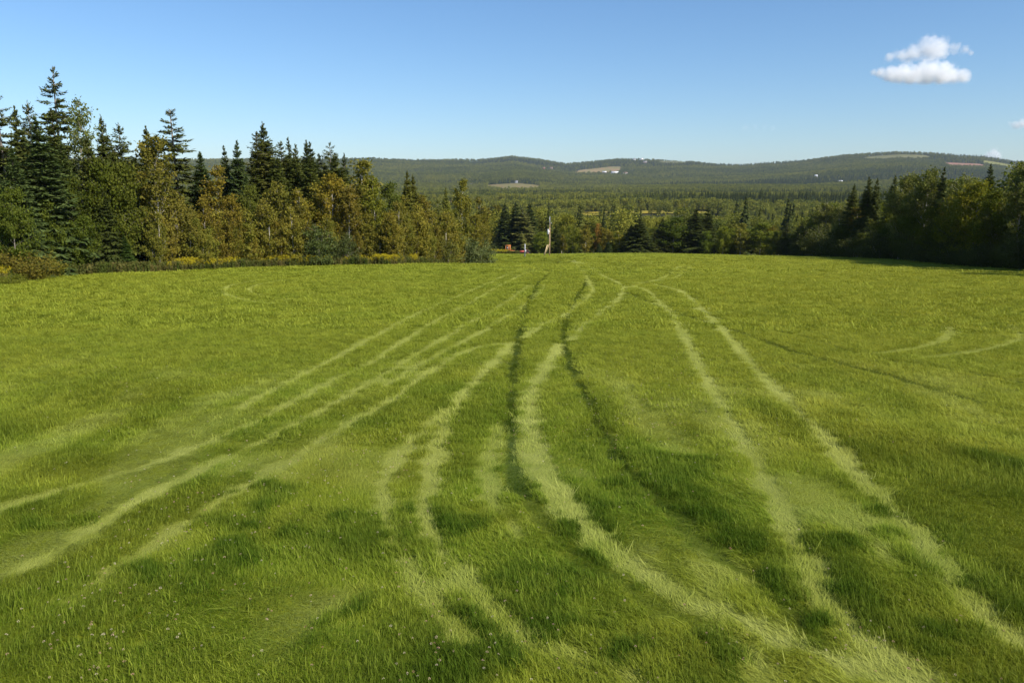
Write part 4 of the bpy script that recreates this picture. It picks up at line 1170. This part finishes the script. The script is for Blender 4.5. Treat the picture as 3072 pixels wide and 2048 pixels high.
def spot(u, v):      # picture point -> ground position
    x, y = ground_at(u, v); return x, y, hz(x, y)

PX, PY, PZ = spot(1262, 587)
PY = min(PY, 196.0); PX = float(slopes(1262, 587)[0]) * PY; PZ = hz(PX, PY)
def px_m(n): return n * D2F / F_PX * PY     # picture pixels -> metres at the pole
pole = empty('utility_pole', (PX, PY, PZ - .3))
hp = px_m(75) + .3
MB().tube([(0, 0, 0), (.02, 0, hp * .5), (0, 0, hp)], [.12, .105, .08], 12).build('pole_shaft', M['pole_wood'], pole, True)
MB().tube([(.0, -.16, hp - .9), (.0, -.16, hp + px_m(14))], .045, 8).build('mast', M['galv'], pole, True)
MB().tube([(-.30, -.05, hp - 2.25), (-.30, -.05, hp - 2.15), (-.30, -.05, hp - 1.35), (-.30, -.05, hp - 1.25)], [.12, .17, .17, .10], 12).build('transformer', M['white_paint'], pole, True)
MB().box((-.15, -.05, hp - 1.8), (.22, .08, .5)).build('bracket', M['galv'], pole)
MB().tube([(.12, 0, hp - .18), (.30, 0, hp - .18), (.30, 0, hp - .02)], .05, 8).build('insulator', M['grey_paint'], pole, True)
sx0, sy0 = PX + px_m(-13.5), PY - .2
gx, gz = sx0 - PX, hz(sx0, sy0) - (PZ - .3)
for dx in (0, .22):
    MB().tube([(-.12, -.05, hp - 2.3 - dx), (gx * .5, -.1, (hp - 2.3 + gz) * .5), (gx + .6, -.2, gz + px_m(30))], .018, 5).build('guy_wire', M['wire'], pole)
tag(pole, 'tall pale wooden utility pole with a thin metal mast, on the brow of the field', 'utility pole')
st = empty('guy_stake', (sx0, sy0, hz(sx0, sy0) - .15))
MB().box((.36, 0, 1.10), (.16, .05, 2.35), (0, .30, 0)).build('board', M['stake_wood'], st)
MB().box((.60, .10, 1.20), (.08, .05, 2.45), (0, .38, 0)).build('board', M['stake_wood'], st)
tag(st, 'two pale boards leaning together beside the wooden utility pole', 'stake')
qx, qy = PX + px_m(-57.5), PY - 4
post = empty('grey_post', (qx, qy, hz(qx, qy) - .3))
hq = px_m(29) + .3
MB().tube([(0, 0, 0), (.06, 0, hq)], [.12, .11], 10).build('post_shaft', M['grey_paint'], post, True)
MB().box((.16, -.08, hq * .48), (.16, .14, .75)).build('meter_box', M['galv'], post)
tag(post, 'short grey post with a small box, in front of the red tractor', 'post')

def wheel(parent, x, y, r, w, rim):
    prof = [(r * .55, -w * .5), (r * .93, -w * .5), (r, -w * .34), (r, w * .34), (r * .93, w * .5), (r * .55, w * .5)]
    n = 22; th = np.arange(n) * 2 * math.pi / n
    v = np.concatenate([np.stack([a * np.cos(th), np.full(n, b), a * np.sin(th)], 1) for a, b in prof])
    q = [[i * n + k, i * n + (k + 1) % n, ((i + 1) % len(prof)) * n + (k + 1) % n, ((i + 1) % len(prof)) * n + k] for i in range(len(prof)) for k in range(n)]
    wh = MB().add(v + np.array([x, y, r]), q).build('wheel', M['rubber'], parent)
    b = MB().tube([(x, y - w * .30, r), (x, y + w * .30, r)], r * .56, 16)
    b.tube([(x, y - w * .42, r), (x, y + w * .42, r)], r * .18, 10); b.build('rim', rim, wh)
    lug = MB()
    for k in range(16):
        a = k * 2 * math.pi / 16
        lug.box((x + math.cos(a) * r, y, r + math.sin(a) * r), (.05, w * .9, .07), (0, -a, .35 if k % 2 else -.35))
    lug.build('tyre_lug', M['rubber'], wh)

def tractor(loc, rz, paint, cab, label, s=1.0):
    t = empty('tractor', loc, rz)
    b = MB(); b.add([(0, -.30, .85), (0, .30, .85), (0, .32, 1.32), (0, -.32, 1.32), (1.75, -.26, .85), (1.75, .26, .85), (1.75, .24, 1.18), (1.75, -.24, 1.18)],
                    [[0, 3, 2, 1], [4, 5, 6, 7], [0, 4, 7, 3], [1, 2, 6, 5], [3, 7, 6, 2], [0, 1, 5, 4]])
    hood = b.build('hood', paint, t)
    MB().box((1.77, 0, 1.02), (.05, .42, .30)).build('grille', M['iron'], hood)
    for sy in (-.16, .16): MB().tube([(1.78, sy, 1.12), (1.84, sy, 1.12)], .07, 10).build('headlight', M['white_paint'], hood)
    MB().box((.35, 0, .72), (2.6, .42, .30)).build('chassis', M['iron'], t)
    MB().tube([(1.1, .12, 1.2), (1.1, .12, 1.9)], .035, 8).build('exhaust_pipe', M['iron'], t)
    for sy in (-1, 1):
        wheel(t, -.55, sy * .72, .68, .36, M['rim']); wheel(t, 1.42, sy * .62, .40, .22, M['rim'])
        a = np.linspace(.15, 2.9, 9)
        f = MB()
        v = []
        for q in a: v += [(-.55 + math.cos(q) * .76, sy * .52, .68 + math.sin(q) * .76), (-.55 + math.cos(q) * .76, sy * .94, .68 + math.sin(q) * .76)]
        v2 = [(p[0], p[1], p[2] + .03) for p in v]
        q = [[2 * i, 2 * i + 1, 2 * i + 3, 2 * i + 2] for i in range(8)]
        f.add(v, q).add(v2, q); f.build('fender', paint, t)
    st = MB().box((-.45, 0, 1.16), (.45, .46, .10)); st.box((-.68, 0, 1.38), (.08, .46, .42)); st.build('seat', M['iron'], t)
    MB().tube([(.05, 0, 1.25), (-.14, 0, 1.55)], .02, 6).build('steering_column', M['iron'], t)
    th = np.linspace(0, 2 * math.pi, 17)
    MB().tube([(-.14 + .10 * math.sin(k), .19 * math.cos(k), 1.55 + .17 * math.sin(k)) for k in th], .016, 5).build('steering_wheel', M['iron'], t)
    if cab:
        c = MB()
        for px in (-.92, -.28, .10):
            for py in (-.58, .58): c.tube([(px, py, .95), (px + (-.04 if px > 0 else .03), py * .95, 2.36)], .055, 6)
        for z in (.98, 2.33):
            for py in (-.57, .57): c.box((-.41, py, z), (1.12, .08, .09))
            for px in (-.92, .08): c.box((px, 0, z), (.08, 1.2, .09))
        cf = c.build('cab_frame', paint, t)
        MB().box((-.42, 0, 2.41), (1.22, 1.28, .09)).build('cab_roof', paint, cf)
        for py in (-.55, .55):
            MB().box((-.59, py, 1.65), (.56, .012, 1.22)).build('window', M['pane'], cf)
            MB().box((-.09, py, 1.65), (.26, .012, 1.22)).build('window', M['pane'], cf)
        MB().box((.075, 0, 1.65), (.012, 1.04, 1.22)).build('windscreen', M['pane'], cf)
    t.scale = (s, s, s)
    tag(t, label, 'tractor')
    return t
ty = 211.0; tx = float(slopes(1171, 580)[0]) * ty
tractor((tx, ty, hz(tx, ty) - .05), math.radians(-6), M['orange'], True, 'orange tractor with an open square cab frame, parked at the end of the thicket', 1.15)
ty = 209.0; tx = float(slopes(1206, 580)[0]) * ty
tractor((tx, ty, hz(tx, ty) - .05), math.radians(186), M['red'], False, 'old red tractor without a cab, parked behind the grey post', 1.05)

# ------------------------------------------------------------------ far farms
M['siding_white'] = plain('white_siding', (.74, .73, .70), .7, 0, .06, .5)
M['siding_red'] = plain('brick_red_siding', (.36, .11, .08), .8, 0, .15, .5)
M['siding_pink'] = plain('tan_siding', (.50, .36, .28), .8, 0, .12, .5)
M['roof_grey'] = plain('grey_roof', (.20, .20, .21), .7, .2, .1, .5)
M['roof_pale'] = plain('pale_metal_roof', (.62, .62, .62), .45, .3, .08, .5)
M['roof_brown'] = plain('brown_roof', (.17, .10, .07), .8, 0, .15, .5)
def house(u, v, w, d, h, wall, roof, label, rz=0.0, name='farm_house', cat='house', lift=0):
    x, Y = far_at(u, v)
    o = empty(name, (x, Y, hz(x, Y) + lift), rz)
    a, b, r = w / 2, d / 2, h * .62
    MB().add([(-a, -b, -1), (a, -b, -1), (a, b, -1), (-a, b, -1), (-a, -b, h), (a, -b, h), (a, b, h), (-a, b, h), (-a, 0, h + r), (a, 0, h + r)],
             [[0, 1, 5, 4], [2, 3, 7, 6], [0, 3, 2, 1]], [[4, 8, 7], [5, 6, 9]]).add(
             [(-a, -b, -1), (-a, b, -1), (-a, b, h), (-a, -b, h), (a, -b, -1), (a, b, -1), (a, b, h), (a, -b, h)], [[0, 3, 2, 1], [4, 5, 6, 7]]).build('wall', M[wall], o)
    e = .5
    rb = MB()
    for sg in (-1, 1):
        rb.add([(-a - e, sg * (b + e), h - e * r / b), (a + e, sg * (b + e), h - e * r / b), (a + e, 0, h + r + .05), (-a - e, 0, h + r + .05),
                (-a - e, sg * (b + e), h - e * r / b + .25), (a + e, sg * (b + e), h - e * r / b + .25), (a + e, 0, h + r + .32), (-a - e, 0, h + r + .32)],
               [[0, 1, 2, 3], [4, 7, 6, 5], [0, 4, 5, 1], [0, 3, 7, 4], [1, 5, 6, 2]])
    ro = rb.build('roof', M[roof], o)
    if name == 'farm_house': MB().box((a * .4, 0, h + r + .6), (.8, .8, 1.8)).build('chimney', M['siding_red'], ro)
    MB().box((0, -b - .04, 1.05), (1.1 if name == 'farm_house' else 3.6, .1, 2.1 if name == 'farm_house' else 3.4)).build('door', M['roof_brown'], o)
    for k in range(max(2, int(w / 4))):
        wx = -a + (k + .5) * w / max(2, int(w / 4))
        if abs(wx) > 1.2: MB().box((wx, -b - .04, h * .55), (1.1, .1, 1.4)).build('window', M['pane'], o)
    tag(o, label, cat)
house(1412, 400, 36, 15, 8.0, 'siding_white', 'roof_pale', 'long white barn at the foot of the tan hillside field', .05, 'barn', 'barn')
house(1388, 399, 20, 13, 7.0, 'siding_pink', 'roof_pale', 'smaller tan shed left of the long white barn', -.1, 'barn', 'barn')
house(1436, 401, 20, 13, 7.0, 'siding_white', 'roof_brown', 'white house with brown roof right of the long white barn', .1)
house(1249, 391, 12, 10, 6.0, 'siding_red', 'roof_brown', 'reddish house among trees below the central saddle', .2, lift=5)
house(1266, 390, 14, 10, 6.0, 'siding_pink', 'roof_brown', 'tan house beside the reddish house below the saddle', -.2, lift=5)
house(1083, 429, 9, 8, 5.5, 'siding_white', 'roof_grey', 'white house left of the stubble field', .1)
house(1092, 430, 10, 8, 5.0, 'siding_red', 'roof_brown', 'red barn beside the white house left of the stubble field', .1, 'barn', 'barn')
house(1186, 421, 9, 8, 5.0, 'siding_white', 'roof_grey', 'tiny white house at the top of the stubble field', .0)
house(1457, 370, 15, 11, 7.5, 'siding_white', 'roof_grey', 'white house on the central hill crest, left of two', .0, lift=3)
house(1474, 370, 17, 12, 8.0, 'siding_white', 'roof_pale', 'white house on the central hill crest, right of two', .1, lift=3)
house(1481, 376, 24, 12, 7.0, 'siding_pink', 'roof_grey', 'large tan house just below the central hill crest', -.1, lift=3)
house(1874, 409, 9, 8, 5.0, 'siding_white', 'roof_pale', 'lone white house low on the right-hand hill', .0, lift=3)
house(1930, 422, 13, 8, 4.5, 'siding_white', 'roof_pale', 'long low white building at the foot of the right-hand hill', .0, 'barn', 'barn', lift=3)

# ------------------------------------------------------------------ haze over the valley
def build_haze():
    m = bpy.data.materials.new('pale_haze'); m.use_nodes = True
    nt = m.node_tree; nt.nodes.clear()
    out = nt.nodes.new('ShaderNodeOutputMaterial')
    v = N(nt, 'ShaderNodeVolumePrincipled', {'Color': (.66, .80, 1.0, 1), 'Density': HAZE, 'Anisotropy': .0})
    nt.links.new(v.outputs[0], out.inputs['Volume'])
    z0, z1 = Z_MIN - 1.5, 262.0
    o = MB().box((0, 4800, (z0 + z1) / 2), (18600, 10100, z1 - z0)).build('haze', m)
    o['kind'] = 'stuff'; o['label'] = 'thin pale blue haze over the valley and hills'; o['category'] = 'haze'
HAZE = 3.7e-5
build_haze()

# ------------------------------------------------------------------ clouds
def cloud(label, Y, blobs, dens=.040, soft=1.05, nscale=.011, group=None, flat=None):
    """blobs: (u, v, radius) in the 2352 px wide picture; each becomes a puff Y metres away."""
    C = []
    for (u, v, r) in blobs:
        sx, sz = slopes(u, v)
        C.append((float(sx) * Y, Y + random.uniform(-.3, .3) * r * D2F / F_PX * Y, CAM_H + float(sz) * Y, r * D2F / F_PX * Y))
    C = np.array(C)
    lo = (C[:, :3] - C[:, 3:] * 1.25).min(0); hi = (C[:, :3] + C[:, 3:] * 1.25).max(0)
    m = bpy.data.materials.new('cloud_vapour'); m.use_nodes = True
    nt = m.node_tree; nt.nodes.clear()
    out = nt.nodes.new('ShaderNodeOutputMaterial')
    geo = N(nt, 'ShaderNodeNewGeometry'); P = geo.outputs['Position']
    nz = N(nt, 'ShaderNodeTexNoise', {'Vector': P, 'Scale': nscale, 'Detail': 5.0, 'Roughness': .62})
    f = None
    for c in C:
        dv = N(nt, 'ShaderNodeVectorMath', {0: P, 1: tuple(c[:3])}, operation='SUBTRACT')
        sc = N(nt, 'ShaderNodeVectorMath', {0: dv.outputs[0], 1: (1 / c[3], 1 / c[3], 1 / (c[3] * .92))}, operation='MULTIPLY')
        ln = N(nt, 'ShaderNodeVectorMath', {0: sc.outputs[0]}, operation='LENGTH')
        k = math_n(nt, 'SUBTRACT', 1.0, ln.outputs['Value'])
        f = k if f is None else math_n(nt, 'MAXIMUM', f, k)
    n2 = N(nt, 'ShaderNodeTexNoise', {'Vector': P, 'Scale': nscale * 2.7, 'Detail': 4.0, 'Roughness': .6})
    f = math_n(nt, 'ADD', f, math_n(nt, 'MULTIPLY_ADD', nz.outputs[0], 1.9, -1.15))
    f = math_n(nt, 'ADD', f, math_n(nt, 'MULTIPLY_ADD', n2.outputs[0], 1.0, -.50))
    if flat is not None:       # condensation level: the base fades out over a short height
        zb = CAM_H + float(slopes(0, flat)[1]) * Y
        sp = N(nt, 'ShaderNodeSeparateXYZ', {0: P})
        f = math_n(nt, 'MULTIPLY', f, math_n(nt, 'MULTIPLY_ADD', sp.outputs[2], 1 / 40.0, -zb / 40.0, clamp=True))
    d = math_n(nt, 'MULTIPLY', math_n(nt, 'DIVIDE', f, soft, clamp=True), dens)
    v = N(nt, 'ShaderNodeVolumePrincipled', {'Color': (1, 1, 1, 1), 'Density': d, 'Anisotropy': .0})
    nt.links.new(v.outputs[0], out.inputs['Volume'])
    m.cycles.volume_step_rate = .35 if hasattr(m.cycles, 'volume_step_rate') else 1
    o = MB().box(tuple((lo + hi) / 2), tuple(hi - lo)).build('cloud', m)
    tag(o, label, 'cloud', group)
cloud('larger flat-bottomed white cumulus cloud, lower of the stacked pair', 6200,
      [(2006, 166, 13), (2022, 168, 19), (2045, 170, 27), (2075, 170, 32), (2105, 168, 36), (2135, 165, 38), (2162, 170, 34), (2190, 176, 26), (2214, 178, 24), (2090, 178, 30), (2125, 180, 32), (2155, 182, 28), (2060, 178, 24)], flat=198)
cloud('smaller domed cumulus cloud, upper of the stacked pair with a wisp trailing off', 6300,
      [(2045, 132, 17), (2070, 130, 22), (2098, 126, 26), (2130, 110, 36), (2142, 116, 36), (2165, 114, 26), (2192, 112, 19), (2214, 116, 13), (2232, 122, 8)], dens=.024, flat=152)
cloud('small white cloud cut by the right picture edge', 6200, [(2338, 290, 18), (2352, 286, 20), (2368, 290, 18)], flat=300)
cloud('small round white cloud peeping over the right-hand hill', 6600, [(2268, 356, 13), (2279, 353, 16), (2290, 358, 13)], flat=376)
cloud('faint thin wisp of cloud low in the middle of the sky', 6200, [(1712, 293, 11), (1735, 293, 10), (1755, 293, 12), (1775, 295, 10)], dens=.0030)
